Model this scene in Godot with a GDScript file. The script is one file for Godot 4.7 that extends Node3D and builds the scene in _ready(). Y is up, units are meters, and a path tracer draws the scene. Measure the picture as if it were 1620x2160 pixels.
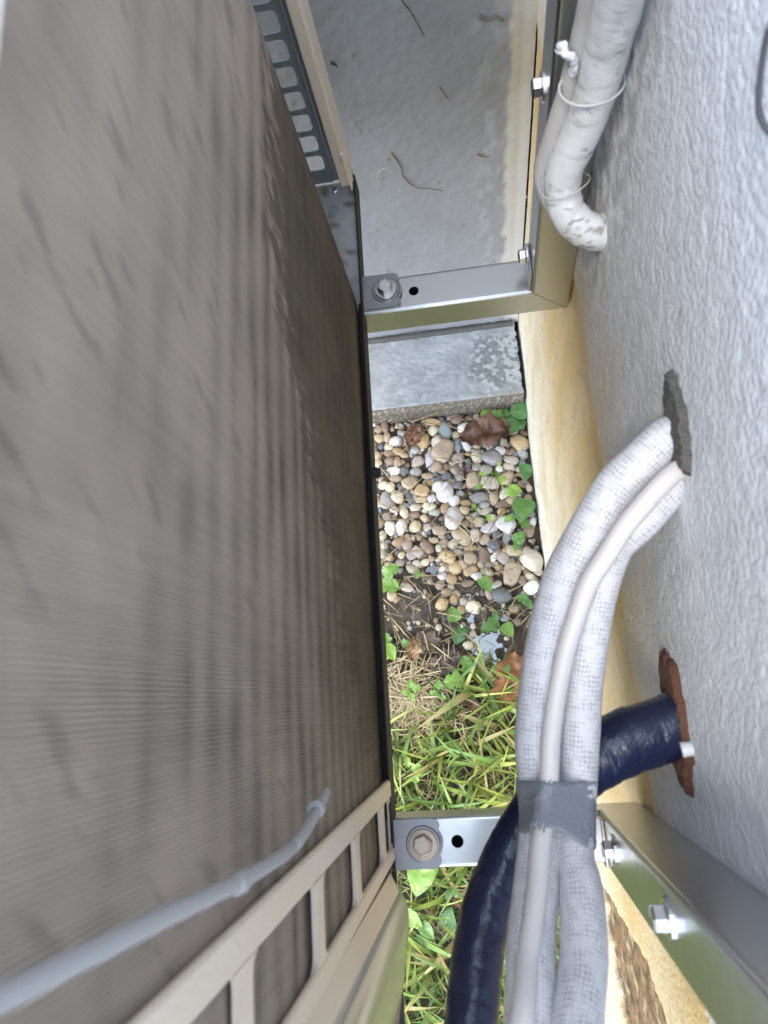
extends Node3D

# Real places, in metres: the house wall is the plane x = 0, the ground y = 0, the gap between wall and outdoor unit runs along z.
const ARM := 0.6837          # top of the bracket arms
const BACK := -0.2115        # back plane of the outdoor unit
const FAR_END := -0.556      # far end of the unit
const NEAR_END := 0.30       # near end of the unit
const SPUR := -0.7106        # face of the return wall
const STEP_FRONT := -0.5545  # front of the concrete step
const STEP_TOP := 0.0635
const CH := 0.0405           # bracket channel size

var rng := RandomNumberGenerator.new()
var fine := FastNoiseLite.new()
var broad := FastNoiseLite.new()
var cell := FastNoiseLite.new()
var taken := {}
var M := {}
var bumps := {}

# ------------------------------------------------------------------ helpers
func lin(r: float, g: float, b: float) -> Color:
	return Color(r, g, b).linear_to_srgb()

func mat(key: String, c: Color, rough := 0.7, metal := 0.0) -> StandardMaterial3D:
	var m := StandardMaterial3D.new()
	m.albedo_color = c
	m.roughness = rough
	m.metallic = metal
	m.resource_name = key
	M[key] = m
	return m

func vmat(key: String, rough := 0.8, metal := 0.0) -> StandardMaterial3D:
	var m := mat(key, Color.WHITE, rough, metal)
	m.vertex_color_use_as_albedo = true
	return m

func noise_tex(freq: float, kind := FastNoiseLite.TYPE_SIMPLEX_SMOOTH, octaves := 3, size := 512, sd := 1, lo := Color.BLACK, hi := Color.WHITE, cut_lo := 0.0, cut_hi := 1.0) -> NoiseTexture2D:
	var n := FastNoiseLite.new()
	n.seed = sd
	n.noise_type = kind
	n.frequency = freq
	n.fractal_octaves = octaves
	var t := NoiseTexture2D.new()
	t.width = size
	t.height = size
	t.seamless = true
	t.noise = n
	var g := Gradient.new()
	g.offsets = PackedFloat32Array([cut_lo, cut_hi])
	g.colors = PackedColorArray([lo, hi])
	t.color_ramp = g
	return t

func bump(m: StandardMaterial3D, t: Texture2D, cm: float, per_metre: float) -> void:
	m.heightmap_enabled = true
	m.heightmap_texture = t
	m.heightmap_scale = cm
	m.uv1_triplanar = true
	m.uv1_world_triplanar = true
	m.uv1_scale = Vector3.ONE * per_metre

func numbered(called: String, parent: Node = null) -> String:
	var key := called + ("" if parent == null else "@%d" % parent.get_instance_id())
	var n: int = taken.get(key, 0)
	taken[key] = n + 1
	return called if n == 0 else "%s_%03d" % [called, n]

func thing(called: String, label: String, category: String, at := Vector3.ZERO, group := "") -> Node3D:
	var o := Node3D.new()
	o.name = numbered(called)
	add_child(o, true)
	o.position = at
	tag(o, label, category, group)
	return o

func tag(o: Node, label: String, category := "", group := "", kind := "") -> void:
	if label: o.set_meta("label", label)
	if category: o.set_meta("category", category)
	if group: o.set_meta("group", group)
	if kind: o.set_meta("kind", kind)

func obj(called: String, mesh: Mesh, m: Material, parent: Node = self) -> MeshInstance3D:
	var o := MeshInstance3D.new()
	o.name = numbered(called, null if parent == self else parent)
	o.mesh = mesh
	o.material_override = m
	if m:
		for i in mesh.get_surface_count():
			o.set_surface_override_material(i, m)
		o.material_override = null
	parent.add_child(o, true)
	# meshes are built in world places; a thing's root may stand at its base
	if parent != self and parent is Node3D:
		var p := Vector3.ZERO
		var q: Node = parent
		while q != self:
			p += (q as Node3D).position
			q = q.get_parent()
		o.position = -p
	return o

func st_new() -> SurfaceTool:
	var st := SurfaceTool.new()
	st.begin(Mesh.PRIMITIVE_TRIANGLES)
	st.set_smooth_group(-1)
	return st

func done(st: SurfaceTool) -> ArrayMesh:
	st.generate_normals()
	return st.commit()

func tri(st: SurfaceTool, a: Vector3, b: Vector3, c: Vector3, centre: Vector3) -> void:
	# wound clockwise as seen from outside (away from centre)
	var n := (b - a).cross(c - a)
	if n.dot((a + b + c) / 3.0 - centre) > 0.0:
		st.add_vertex(a); st.add_vertex(c); st.add_vertex(b)
	else:
		st.add_vertex(a); st.add_vertex(b); st.add_vertex(c)

func quad(st: SurfaceTool, a: Vector3, b: Vector3, c: Vector3, d: Vector3, centre: Vector3) -> void:
	tri(st, a, b, c, centre)
	tri(st, a, c, d, centre)

func bevel_box(st: SurfaceTool, lo: Vector3, hi: Vector3, e: float) -> void:
	var c := (lo + hi) * 0.5
	var h := (hi - lo) * 0.5
	e = minf(e, minf(h.x, minf(h.y, h.z)) * 0.9)
	var ax := [Vector3.RIGHT, Vector3.UP, Vector3.BACK]
	var P := func(s: Array, k: int) -> Vector3:
		var v := Vector3(s[0] * (h.x - e), s[1] * (h.y - e), s[2] * (h.z - e))
		v[k] = s[k] * h[k]
		return c + v
	for k in 3:
		var i := (k + 1) % 3
		var j := (k + 2) % 3
		for sg in [-1, 1]:
			var pts := []
			for q in [[-1, -1], [1, -1], [1, 1], [-1, 1]]:
				var s := [0, 0, 0]
				s[k] = sg; s[i] = q[0]; s[j] = q[1]
				pts.append(P.call(s, k))
			quad(st, pts[0], pts[1], pts[2], pts[3], c)
		for q in [[-1, -1], [1, -1], [1, 1], [-1, 1]]:   # edges along k
			var s0 := [0, 0, 0]; s0[k] = -1; s0[i] = q[0]; s0[j] = q[1]
			var s1 := [0, 0, 0]; s1[k] = 1; s1[i] = q[0]; s1[j] = q[1]
			quad(st, P.call(s0, i), P.call(s1, i), P.call(s1, j), P.call(s0, j), c)
	for x in [-1, 1]:
		for y in [-1, 1]:
			for z in [-1, 1]:
				tri(st, P.call([x, y, z], 0), P.call([x, y, z], 1), P.call([x, y, z], 2), c)

func box(lo: Vector3, hi: Vector3, e := 0.001) -> ArrayMesh:
	var st := st_new()
	bevel_box(st, lo, hi, e)
	return done(st)

# a sheet over a grid of two coordinates; fn(u, v) -> [place, colour]
func sheet(us: PackedFloat32Array, vs: PackedFloat32Array, fn: Callable, flip := false, colours := true) -> ArrayMesh:
	var nu := us.size()
	var nv := vs.size()
	var pos := PackedVector3Array()
	var col := PackedColorArray()
	var uv := PackedVector2Array()
	pos.resize(nu * nv); col.resize(nu * nv); uv.resize(nu * nv)
	var k := 0
	for j in nv:
		for i in nu:
			var r: Array = fn.call(us[i], vs[j])
			pos[k] = r[0]
			col[k] = r[1]
			uv[k] = Vector2(us[i], vs[j])
			k += 1
	var nor := PackedVector3Array()
	nor.resize(nu * nv)
	k = 0
	for j in nv:
		for i in nu:
			var du := pos[k + (1 if i < nu - 1 else 0)] - pos[k - (1 if i > 0 else 0)]
			var dv := pos[k + (nu if j < nv - 1 else 0)] - pos[k - (nu if j > 0 else 0)]
			var n := du.cross(dv)
			n = n.normalized() if n.length_squared() > 4e-14 else Vector3.ZERO
			nor[k] = -n if flip else n
			k += 1
	for j in nv:                                  # where a row shrinks to a point
		for i in nu:
			if nor[j * nu + i].length_squared() < 0.25:
				var sum := Vector3.ZERO
				var jj := 1 if j == 0 else nv - 2
				for q in nu: sum += nor[(jj if j == 0 or j == nv - 1 else j) * nu + q]
				nor[j * nu + i] = sum.normalized()
	var idx := PackedInt32Array()
	idx.resize((nu - 1) * (nv - 1) * 6)
	k = 0
	for j in nv - 1:
		for i in nu - 1:
			var a := j * nu + i
			var q := [a, a + nu, a + nu + 1, a + 1]
			if flip:
				q = [a, a + 1, a + nu + 1, a + nu]
			idx[k] = q[0]; idx[k + 1] = q[1]; idx[k + 2] = q[2]
			idx[k + 3] = q[0]; idx[k + 4] = q[2]; idx[k + 5] = q[3]
			k += 6
	return arrays(pos, nor, uv, col if colours else PackedColorArray(), idx)

func arrays(pos: PackedVector3Array, nor: PackedVector3Array, uv: PackedVector2Array, col: PackedColorArray, idx: PackedInt32Array) -> ArrayMesh:
	var a := []
	a.resize(Mesh.ARRAY_MAX)
	a[Mesh.ARRAY_VERTEX] = pos
	a[Mesh.ARRAY_NORMAL] = nor
	if uv.size(): a[Mesh.ARRAY_TEX_UV] = uv
	if col.size(): a[Mesh.ARRAY_COLOR] = col
	a[Mesh.ARRAY_INDEX] = idx
	var m := ArrayMesh.new()
	m.add_surface_from_arrays(Mesh.PRIMITIVE_TRIANGLES, a)
	return m

func steps(a: float, b: float, d: float) -> PackedFloat32Array:
	var n := maxi(1, int(ceil((b - a) / d)))
	var out := PackedFloat32Array()
	for i in n + 1:
		out.append(a + (b - a) * i / n)
	return out

# smooth line through points (Catmull-Rom), about d apart
func smooth_line(pts: Array, d: float) -> PackedVector3Array:
	var out := PackedVector3Array()
	var n := pts.size()
	for i in n - 1:
		var p0: Vector3 = pts[maxi(i - 1, 0)]
		var p1: Vector3 = pts[i]
		var p2: Vector3 = pts[i + 1]
		var p3: Vector3 = pts[mini(i + 2, n - 1)]
		var m := maxi(2, int(p1.distance_to(p2) / d))
		for k in m:
			out.append(p1.cubic_interpolate(p2, p0, p3, float(k) / m))
	out.append(pts[n - 1])
	return out

# a tube along a line; radius(len, angle, t) -> metres, colour(len, angle, place) -> Color
func tube(line: PackedVector3Array, sides: int, radius: Callable, colour: Variant = null, caps := true, up := Vector3.UP) -> ArrayMesh:
	var n := line.size()
	var pos := PackedVector3Array()
	var uv := PackedVector2Array()
	var col := PackedColorArray()
	var length := 0.0
	var total := 0.0
	for i in n - 1: total += line[i].distance_to(line[i + 1])
	var w := sides + 1
	for i in n:
		if i > 0: length += line[i].distance_to(line[i - 1])
		var t := (line[mini(i + 1, n - 1)] - line[maxi(i - 1, 0)]).normalized()
		var side := t.cross(up)
		if side.length() < 0.05: side = t.cross(Vector3(0.3, 0.2, 0.9))
		side = side.normalized()
		var over := side.cross(t).normalized()
		for k in w:
			var a := TAU * (k % sides) / sides
			var r: float = radius.call(length, a, length / total)
			var p := line[i] + (side * cos(a) + over * sin(a)) * r
			pos.append(p)
			uv.append(Vector2(TAU * k / sides, length))
			if colour != null: col.append(colour.call(length, a, p))
	var nor := PackedVector3Array()
	nor.resize(pos.size())
	for i in n:
		for k in w:
			var kk := k % sides
			var a := pos[i * w + (kk + 1) % sides] - pos[i * w + (kk + sides - 1) % sides]
			var b := pos[mini(i + 1, n - 1) * w + kk] - pos[maxi(i - 1, 0) * w + kk]
			nor[i * w + k] = a.cross(b).normalized()
	var idx := PackedInt32Array()
	for i in n - 1:
		for k in sides:
			var a := i * w + k
			idx.append_array([a, a + w, a + w + 1, a, a + w + 1, a + 1])
	# outward check
	var out := (pos[0] - line[0]).dot(nor[0])
	if out < 0.0:
		for i in nor.size(): nor[i] = -nor[i]
		for i in range(0, idx.size(), 3):
			var s := idx[i + 1]
			idx[i + 1] = idx[i + 2]
			idx[i + 2] = s
	if caps:
		for e in [0, n - 1]:
			var c := pos.size()
			var t := (line[0] - line[1]).normalized() if e == 0 else (line[n - 1] - line[n - 2]).normalized()
			pos.append(line[e]); nor.append(t); uv.append(Vector2(0, 0))
			if colour != null: col.append(colour.call(0.0 if e == 0 else total, 0.0, line[e]))
			for k in w:
				pos.append(pos[e * w + k]); nor.append(t); uv.append(uv[e * w + k])
				if colour != null: col.append(col[e * w + k])
			for k in sides:
				var a := c + 1 + k
				var b := c + 2 + k
				if (pos[a] - pos[c]).cross(pos[b] - pos[c]).dot(t) > 0.0:
					idx.append_array([c, b, a])
				else:
					idx.append_array([c, a, b])
	return arrays(pos, nor, uv, col, idx)

# turned shape: profile of (radius, height) along an axis; flat hexagon when sides is 6
func turned(at: Vector3, axis: Vector3, profile: Array, sides := 24, st: SurfaceTool = null) -> ArrayMesh:
	var own := st == null
	if own: st = st_new()
	var u := axis.cross(Vector3(0.31, 0.17, 0.94)).normalized()
	var v := axis.cross(u).normalized()
	if sides > 8: st.set_smooth_group(-1)
	var mid: float = (profile[0].y + profile[-1].y) * 0.5
	var c := at + axis * mid
	for i in profile.size() - 1:
		for k in sides:
			var a := TAU * k / sides
			var b := TAU * (k + 1) / sides
			var p: Vector2 = profile[i]
			var q: Vector2 = profile[i + 1]
			var A := at + axis * p.y + (u * cos(a) + v * sin(a)) * p.x
			var B := at + axis * p.y + (u * cos(b) + v * sin(b)) * p.x
			var C := at + axis * q.y + (u * cos(b) + v * sin(b)) * q.x
			var D := at + axis * q.y + (u * cos(a) + v * sin(a)) * q.x
			if p.x > 0.0: tri(st, A, B, C, c)
			if q.x > 0.0: tri(st, A, C, D, c)
	return done(st) if own else null

# a plate from an outline in (u, v), thick along n, edges chamfered
func plate(at: Vector3, u: Vector3, v: Vector3, n: Vector3, outline: PackedVector2Array, thick: float, cham := 0.0006) -> ArrayMesh:
	var st := st_new()
	var inner := outline
	var shrunk := Geometry2D.offset_polygon(outline, -cham, Geometry2D.JOIN_MITER)
	if shrunk.size() == 1 and shrunk[0].size() == outline.size(): inner = shrunk[0]
	var T := func(p: Vector2, h: float) -> Vector3: return at + u * p.x + v * p.y + n * h
	var ids := Geometry2D.triangulate_polygon(inner)
	for i in range(0, ids.size(), 3):
		tri(st, T.call(inner[ids[i]], thick), T.call(inner[ids[i + 1]], thick), T.call(inner[ids[i + 2]], thick), T.call(inner[ids[i]], thick - 1.0))
		tri(st, T.call(inner[ids[i]], 0.0), T.call(inner[ids[i + 1]], 0.0), T.call(inner[ids[i + 2]], 0.0), T.call(inner[ids[i]], 1.0))
	var m := outline.size()
	var best := 0
	if inner.size() == m:
		var bd := 1e9
		for s in m:
			var d := 0.0
			for i in m: d += outline[i].distance_squared_to(inner[(i + s) % m])
			if d < bd: bd = d; best = s
	var cw := Geometry2D.is_polygon_clockwise(outline)
	for i in m:
		var j := (i + 1) % m
		var a := outline[i]
		var b := outline[j]
		var side := (b - a).orthogonal().normalized() * (-1.0 if cw else 1.0)
		var far: Vector3 = T.call((a + b) * 0.5 + side * 0.05, thick * 0.5)
		quad(st, T.call(a, 0.0), T.call(b, 0.0), T.call(b, thick - cham), T.call(a, thick - cham), far)
		var ia := inner[(i + best) % m] if inner.size() == m else a
		var ib := inner[(j + best) % m] if inner.size() == m else b
		quad(st, T.call(a, thick - cham), T.call(b, thick - cham), T.call(ib, thick), T.call(ia, thick), far - n * 0.01)
	return done(st)

# a wall of cells, each with a rounded hole; frame in (u, v) with thickness along n
func perforated(at: Vector3, u: Vector3, v: Vector3, n: Vector3, cells: Array, thick: float) -> ArrayMesh:
	var st := st_new()
	for c in cells:
		var o: Rect2 = c[0]
		var h: Rect2 = c[1]
		var r: float = c[2]
		var outer := []
		var inner := []
		var oc := [o.position, Vector2(o.end.x, o.position.y), o.end, Vector2(o.position.x, o.end.y)]
		var hc := [h.position + Vector2(r, r), Vector2(h.end.x - r, h.position.y + r), h.end - Vector2(r, r), Vector2(h.position.x + r, h.end.y - r)]
		for q in 4:
			for s in 5:
				var a := PI + PI / 2 * q + PI / 2 * s / 4.0
				inner.append(hc[q] + Vector2(cos(a), sin(a)) * r)
				outer.append(oc[q])
		var m := inner.size()
		for i in m:
			var j := (i + 1) % m
			var A: Vector3 = at + u * outer[i].x + v * outer[i].y
			var B: Vector3 = at + u * outer[j].x + v * outer[j].y
			var C: Vector3 = at + u * inner[j].x + v * inner[j].y
			var D: Vector3 = at + u * inner[i].x + v * inner[i].y
			var b := n * thick
			if outer[i] != outer[j]: tri(st, A + b, B + b, C + b, A - n); tri(st, A, B, C, A + n)
			tri(st, A + b, C + b, D + b, A - n)
			tri(st, A, C, D, A + n)
			var mid: Vector3 = (C + D) * 0.5 + (C + D - A - B).normalized() * -0.01
			quad(st, D, C, C + b, D + b, (A + B) * 0.5)
			if outer[i] != outer[j]:
				quad(st, A, B, B + b, A + b, (C + D) * 0.5)
	return done(st)

# a bar of constant outline whose ends are cut by planes: start(p), finish(p) give the place along the axis
func prism(outline: PackedVector2Array, place: Callable, start: Callable, finish: Callable) -> ArrayMesh:
	var st := st_new()
	var m := outline.size()
	var c2 := Vector2.ZERO
	for p in outline: c2 += p / m
	var s0: Vector3 = place.call(c2, start.call(c2))
	var s1: Vector3 = place.call(c2, finish.call(c2))
	for i in m:
		var a := outline[i]
		var b := outline[(i + 1) % m]
		var A: Vector3 = place.call(a, start.call(a))
		var B: Vector3 = place.call(b, start.call(b))
		var C: Vector3 = place.call(b, finish.call(b))
		var D: Vector3 = place.call(a, finish.call(a))
		var mid: Vector3 = (A + B + C + D) * 0.25
		quad(st, A, B, C, D, Geometry3D.get_closest_point_to_segment(mid, s0, s1))
		tri(st, A, B, s0, s1)
		tri(st, D, C, s1, s0)
	return done(st)

func round_rect(a: Vector2, b: Vector2, r: float, seg := 4) -> PackedVector2Array:
	var out := PackedVector2Array()
	var cs := [a + Vector2(r, r), Vector2(b.x - r, a.y + r), b - Vector2(r, r), Vector2(a.x + r, b.y - r)]
	for q in 4:
		for s in seg + 1:
			var t := PI + PI / 2 * q + PI / 2 * s / seg
			out.append(cs[q] + Vector2(cos(t), sin(t)) * r)
	return out

func bolt(parent: Node, at: Vector3, axis: Vector3, hex: float, high: float, wash: float, m: Material, wm: Material) -> void:
	var st := st_new()
	turned(at + axis * 0.0022, axis, [Vector2(hex, 0), Vector2(hex, high * 0.82), Vector2(hex * 0.86, high), Vector2(hex * 0.8, high), Vector2(hex * 0.74, high * 0.93), Vector2(0, high * 0.93)], 6, st)
	var b := obj("bolt", done(st), m, parent)
	var wsh := turned(at, axis, [Vector2(0, 0), Vector2(wash, 0), Vector2(wash, 0.0013), Vector2(wash * 0.95, 0.0018), Vector2(wash * 0.68, 0.0020), Vector2(wash * 0.66, 0.0024), Vector2(0, 0.0024)], 28)
	obj("washer", wsh, wm, b)

# ------------------------------------------------------------------ the scene
func _ready() -> void:
	rng.seed = 7
	fine.seed = 3; fine.frequency = 1.0; fine.fractal_octaves = 3
	broad.seed = 9; broad.frequency = 1.0; broad.fractal_octaves = 2
	cell.seed = 5; cell.noise_type = FastNoiseLite.TYPE_CELLULAR; cell.frequency = 1.0

	# camera: a phone held over the gap, looking almost straight down
	var cam := Camera3D.new()
	cam.name = "camera"
	add_child(cam)
	var lens := CameraAttributesPhysical.new()
	lens.frustum_focal_length = 16.64
	lens.frustum_focus_distance = 1.15
	lens.frustum_near = 0.02
	lens.frustum_far = 200.0
	lens.exposure_aperture = 8.5
	cam.attributes = lens
	cam.keep_aspect = Camera3D.KEEP_HEIGHT
	cam.fov = 71.606
	cam.near = 0.02
	cam.far = 200.0
	cam.transform = Transform3D(Basis(Vector3(0.98704, -0.14922, 0.05896), Vector3(0.09551, 0.25116, -0.96322), Vector3(0.12893, 0.95637, 0.26216)).orthonormalized(), Vector3(-0.11598, 1.33409, 0.0))
	cam.current = true

	# an overcast day: pale sky, a broad weak sun behind cloud
	var sky_m := ProceduralSkyMaterial.new()
	sky_m.sky_top_color = Color(0.83, 0.90, 1.0)
	sky_m.sky_horizon_color = Color(0.90, 0.92, 0.96)
	sky_m.sky_curve = 0.25
	sky_m.ground_bottom_color = Color(0.22, 0.20, 0.16)
	sky_m.ground_horizon_color = Color(0.40, 0.39, 0.36)
	sky_m.sky_energy_multiplier = 1.45
	var sky := Sky.new()
	sky.sky_material = sky_m
	var env := Environment.new()
	env.background_mode = Environment.BG_SKY
	env.sky = sky
	env.tonemap_mode = Environment.TONE_MAPPER_LINEAR
	env.tonemap_exposure = 2.65
	env.sdfgi_enabled = true
	env.ssao_enabled = true
	env.ssil_enabled = true
	var we := WorldEnvironment.new()
	we.name = "sky"
	we.environment = env
	add_child(we)
	var sun := DirectionalLight3D.new()
	sun.name = "sun"
	sun.light_color = Color(1.0, 0.96, 0.90)
	sun.light_energy = 0.28
	sun.light_angular_distance = 14.0
	sun.shadow_enabled = true
	add_child(sun)
	sun.look_at_from_position(Vector3(-1.2, 3.2, 1.5), Vector3(-0.1, 0.0, 0.0))

	materials()
	ground()
	house_wall()
	return_wall()
	concrete_step()
	outdoor_unit()
	brackets()
	pipes()
	pebbles()
	leaves()
	grass()
	small_things()

func materials() -> void:
	var grain := noise_tex(0.05, FastNoiseLite.TYPE_SIMPLEX_SMOOTH, 4, 512, 2)
	var blobs := noise_tex(0.022, FastNoiseLite.TYPE_SIMPLEX_SMOOTH, 3, 512, 4, Color.BLACK, Color.WHITE, 0.25, 0.8)
	var grit := noise_tex(0.16, FastNoiseLite.TYPE_SIMPLEX_SMOOTH, 2, 512, 6)
	bumps = {"grain": grain, "blobs": blobs, "grit": grit}
	var pops := noise_tex(0.055, FastNoiseLite.TYPE_CELLULAR, 2, 512, 8, Color.WHITE, Color.BLACK, 0.05, 0.75)
	var m := vmat("stucco", 0.8); bump(m, pops, 0.070, 7.5)
	m = vmat("plinth coat", 0.7); bump(m, grain, 0.10, 6.0)
	m = vmat("rough render", 0.95); bump(m, grit, 0.5, 7.0)
	m = vmat("grey wall paint", 0.42); bump(m, blobs, 0.03, 5.0)
	m = vmat("concrete", 0.75); bump(m, grit, 0.04, 6.0)
	m = vmat("aggregate", 0.95); bump(m, grit, 0.35, 9.0)
	m = vmat("soil", 0.9); bump(m, grit, 0.5, 9.0)
	m = mat("mortar grey", lin(0.135, 0.13, 0.118), 0.95); bump(m, grit, 0.35, 9.0)
	m = mat("mortar red", lin(0.155, 0.070, 0.042), 0.95); bump(m, grit, 0.30, 9.0)
	# stainless steel: brushed, a little dull
	m = mat("stainless", lin(0.55, 0.548, 0.545), 0.30, 1.0)
	m.roughness_texture = noise_tex(0.03, FastNoiseLite.TYPE_SIMPLEX_SMOOTH, 4, 256, 11, Color(0.82, 0.82, 0.82), Color(1, 1, 1), 0.2, 0.8)
	m.roughness_texture_channel = BaseMaterial3D.TEXTURE_CHANNEL_RED
	m.roughness = 0.34
	m.uv1_triplanar = true
	m.uv1_world_triplanar = true
	m.uv1_scale = Vector3(5, 14, 5)
	mat("bright zinc", lin(0.72, 0.72, 0.74), 0.22, 1.0)
	mat("dull zinc", lin(0.55, 0.54, 0.52), 0.38, 1.0)
	mat("tan zinc", lin(0.52, 0.44, 0.36), 0.45, 0.7)
	m = mat("unit paint", lin(0.72, 0.62, 0.51), 0.38); bump(m, grain, 0.02, 9.0)
	mat("cover paint", lin(0.40, 0.38, 0.32), 0.15)
	m = mat("lid paint", lin(0.74, 0.70, 0.63), 0.4)
	m = mat("blue grey steel", lin(0.33, 0.375, 0.42), 0.40, 0.1)
	m = vmat("pan steel", 0.45, 0.0); bump(m, grain, 0.03, 9.0)
	mat("foot steel", lin(0.33, 0.33, 0.345), 0.42, 0.8)
	mat("flat black", lin(0.010, 0.010, 0.010), 0.8)
	mat("dull black", lin(0.015, 0.014, 0.014), 0.75)
	m = mat("hose wrap", lin(0.008, 0.013, 0.042), 0.28); bump(m, grain, 0.025, 14.0)
	m = vmat("pipe wrap", 0.5); bump(m, grain, 0.03, 9.0)
	m = mat("cord jacket", lin(0.64, 0.60, 0.585), 0.42)
	m = mat("duct tape", lin(0.21, 0.225, 0.26), 0.36); bump(m, grain, 0.05, 12.0)
	mat("white plastic", lin(0.72, 0.73, 0.75), 0.4)
	mat("tie plastic", lin(0.50, 0.50, 0.51), 0.45)
	mat("dark wire", lin(0.05, 0.05, 0.055), 0.5)
	m = mat("sensor sleeve", lin(0.34, 0.335, 0.34), 0.6)
	quilt()
	fin_dust_and_shade()
	# vegetation
	for a in [["grass", 0.45, 0.35], ["straw", 0.7, 0.2], ["leaf", 0.32, 0.45], ["dead leaf", 0.5, 0.2]]:
		m = vmat(a[0], a[1])
		m.cull_mode = BaseMaterial3D.CULL_DISABLED
		m.backlight_enabled = true
		m.backlight = Color(a[2], a[2], a[2])
	m = mat("water", lin(0.07, 0.065, 0.055), 0.03)    # muddy, a mirror for the sky
	m.metallic_specular = 0.65
	m.clearcoat_enabled = true
	m.clearcoat = 1.0
	m.clearcoat_roughness = 0.02

# white embossed insulation film with its fine square grid, dirt in the joints
func quilt() -> void:
	var n := 256
	var im := Image.create(n, n, false, Image.FORMAT_RGB8)
	var hi := Image.create(n, n, false, Image.FORMAT_RGB8)
	for y in n:
		for x in n:
			var hold := sin(PI * x / n) * sin(PI * y / n)
			var gx := absf(fposmod(x * 16.0 / n + 0.45 * hold * fine.get_noise_2d(x * 0.02, y * 0.02), 1.0) - 0.5) * 2.0
			var gy := absf(fposmod(y * 16.0 / n + 0.45 * hold * fine.get_noise_2d(x * 0.02 + 30.0, y * 0.02), 1.0) - 0.5) * 2.0
			var line := maxf(smoothstep(0.74, 0.96, gx), smoothstep(0.74, 0.96, gy))
			var d := fine.get_noise_2d(x * 0.05, y * 0.05) * 0.5 + 0.5
			var e := broad.get_noise_2d(x * 0.013 + 40.0, y * 0.013) * 0.5 + 0.5
			var s := 0.96 - line * (0.04 + 0.20 * smoothstep(0.35, 0.7, e)) - 0.05 * d - 0.03 * e
			im.set_pixel(x, y, Color(s, s * 0.99, s * 0.99))
			var h := 1.0 - line * 0.8 - 0.2 * d
			hi.set_pixel(x, y, Color(h, h, h))
	var m := mat("quilted film", lin(0.80, 0.81, 0.84), 0.42)
	m.albedo_texture = ImageTexture.create_from_image(im)
	m.heightmap_enabled = true
	m.heightmap_texture = ImageTexture.create_from_image(hi)
	m.heightmap_scale = 0.03
	m.uv1_scale = Vector3(2.0 / TAU, 22.0, 1.0)

# dust on the fins: pale above, washed off in ragged runs towards the foot; tube-row shading painted in
func fin_dust_and_shade() -> void:
	var w := 768
	var h := 640
	var zs := [-0.62, -0.443, -0.25, -0.207, -0.15, -0.087, -0.031, 0.003, 0.062, 0.2]
	var ys := [1.0, 0.985, 0.98, 0.95, 0.899, 0.84, 0.818, 0.772, 0.702, 0.66]
	var im := Image.create(w, h, false, Image.FORMAT_RGB8)
	for i in w:
		var z := 0.2 - 0.82 * i / w
		var edge := 0.0
		for k in zs.size() - 1:
			if z >= zs[k] and z <= zs[k + 1]:
				edge = lerpf(ys[k], ys[k + 1], (z - zs[k]) / (zs[k + 1] - zs[k]))
		var jag := (fine.get_noise_1d(z * 47.0) * 0.034 + fine.get_noise_1d(z * 190.0) * 0.022) * smoothstep(-0.27, -0.15, z) + broad.get_noise_1d(z * 25.0) * 0.010
		for j in h:
			var y := 1.21 - 0.53 * j / h
			var along := 0.6 * z - 0.8 * y
			var across := 0.8 * z + 0.6 * y
			var smear := fine.get_noise_2d(along * 26.0, across * 60.0)
			var blot := broad.get_noise_2d(z * 11.0, y * 11.0)
			var d := (y - edge - jag - smear * 0.034 - 0.020 * fine.get_noise_2d(z * 200.0, y * 30.0)) / 0.022
			var dusty := clampf(d, 0.0, 1.0)
			var tubes := 0.5 + 0.5 * cos(TAU * y / 0.0245)  # shading along the tube rows, painted into the colour
			var streak := fine.get_noise_2d(z * 260.0, y * 6.0)
			var band := (0.06 + 0.42 * smoothstep(1.16, 0.96, y + 0.08 * blot)) * (0.75 + 0.8 * fine.get_noise_2d(z * 9.0, floorf(y / 0.0245) * 3.7))
			var pale := Color(0.435, 0.372, 0.312) * lerpf(1.0, lerpf(0.56, 1.0, smoothstep(0.0, 0.17, y - edge)), smoothstep(-0.28, -0.08, z)) * (1.0 + 0.06 * smear + 0.15 * blot + 0.08 * streak - band * tubes)
			var scuff := smoothstep(0.16, 0.55, fine.get_noise_2d(along * 20.0 + 50.0, across * 62.0)) * smoothstep(-0.10, 0.4, blot + 0.5 * (y - 1.08) / 0.2)
			pale *= 1.0 - 0.27 * scuff
			var wash := smoothstep(0.69, maxf(edge, 0.75), y)                     # darker towards the pan
			var bare := Color(0.150, 0.126, 0.105) * (0.42 + 0.58 * wash) * (1.0 + 0.25 * blot + 0.30 * streak - 0.14 * tubes)
			bare = bare.lerp(Color(0.15, 0.105, 0.068), clampf(blot * 0.8, 0.0, 0.3))
			var c := bare.lerp(pale, dusty).linear_to_srgb()
			im.set_pixel(i, j, c)
	var m := mat("fins", Color.WHITE, 0.62, 0.15)
	m.albedo_texture = ImageTexture.create_from_image(im)
	m.texture_repeat = false

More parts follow.
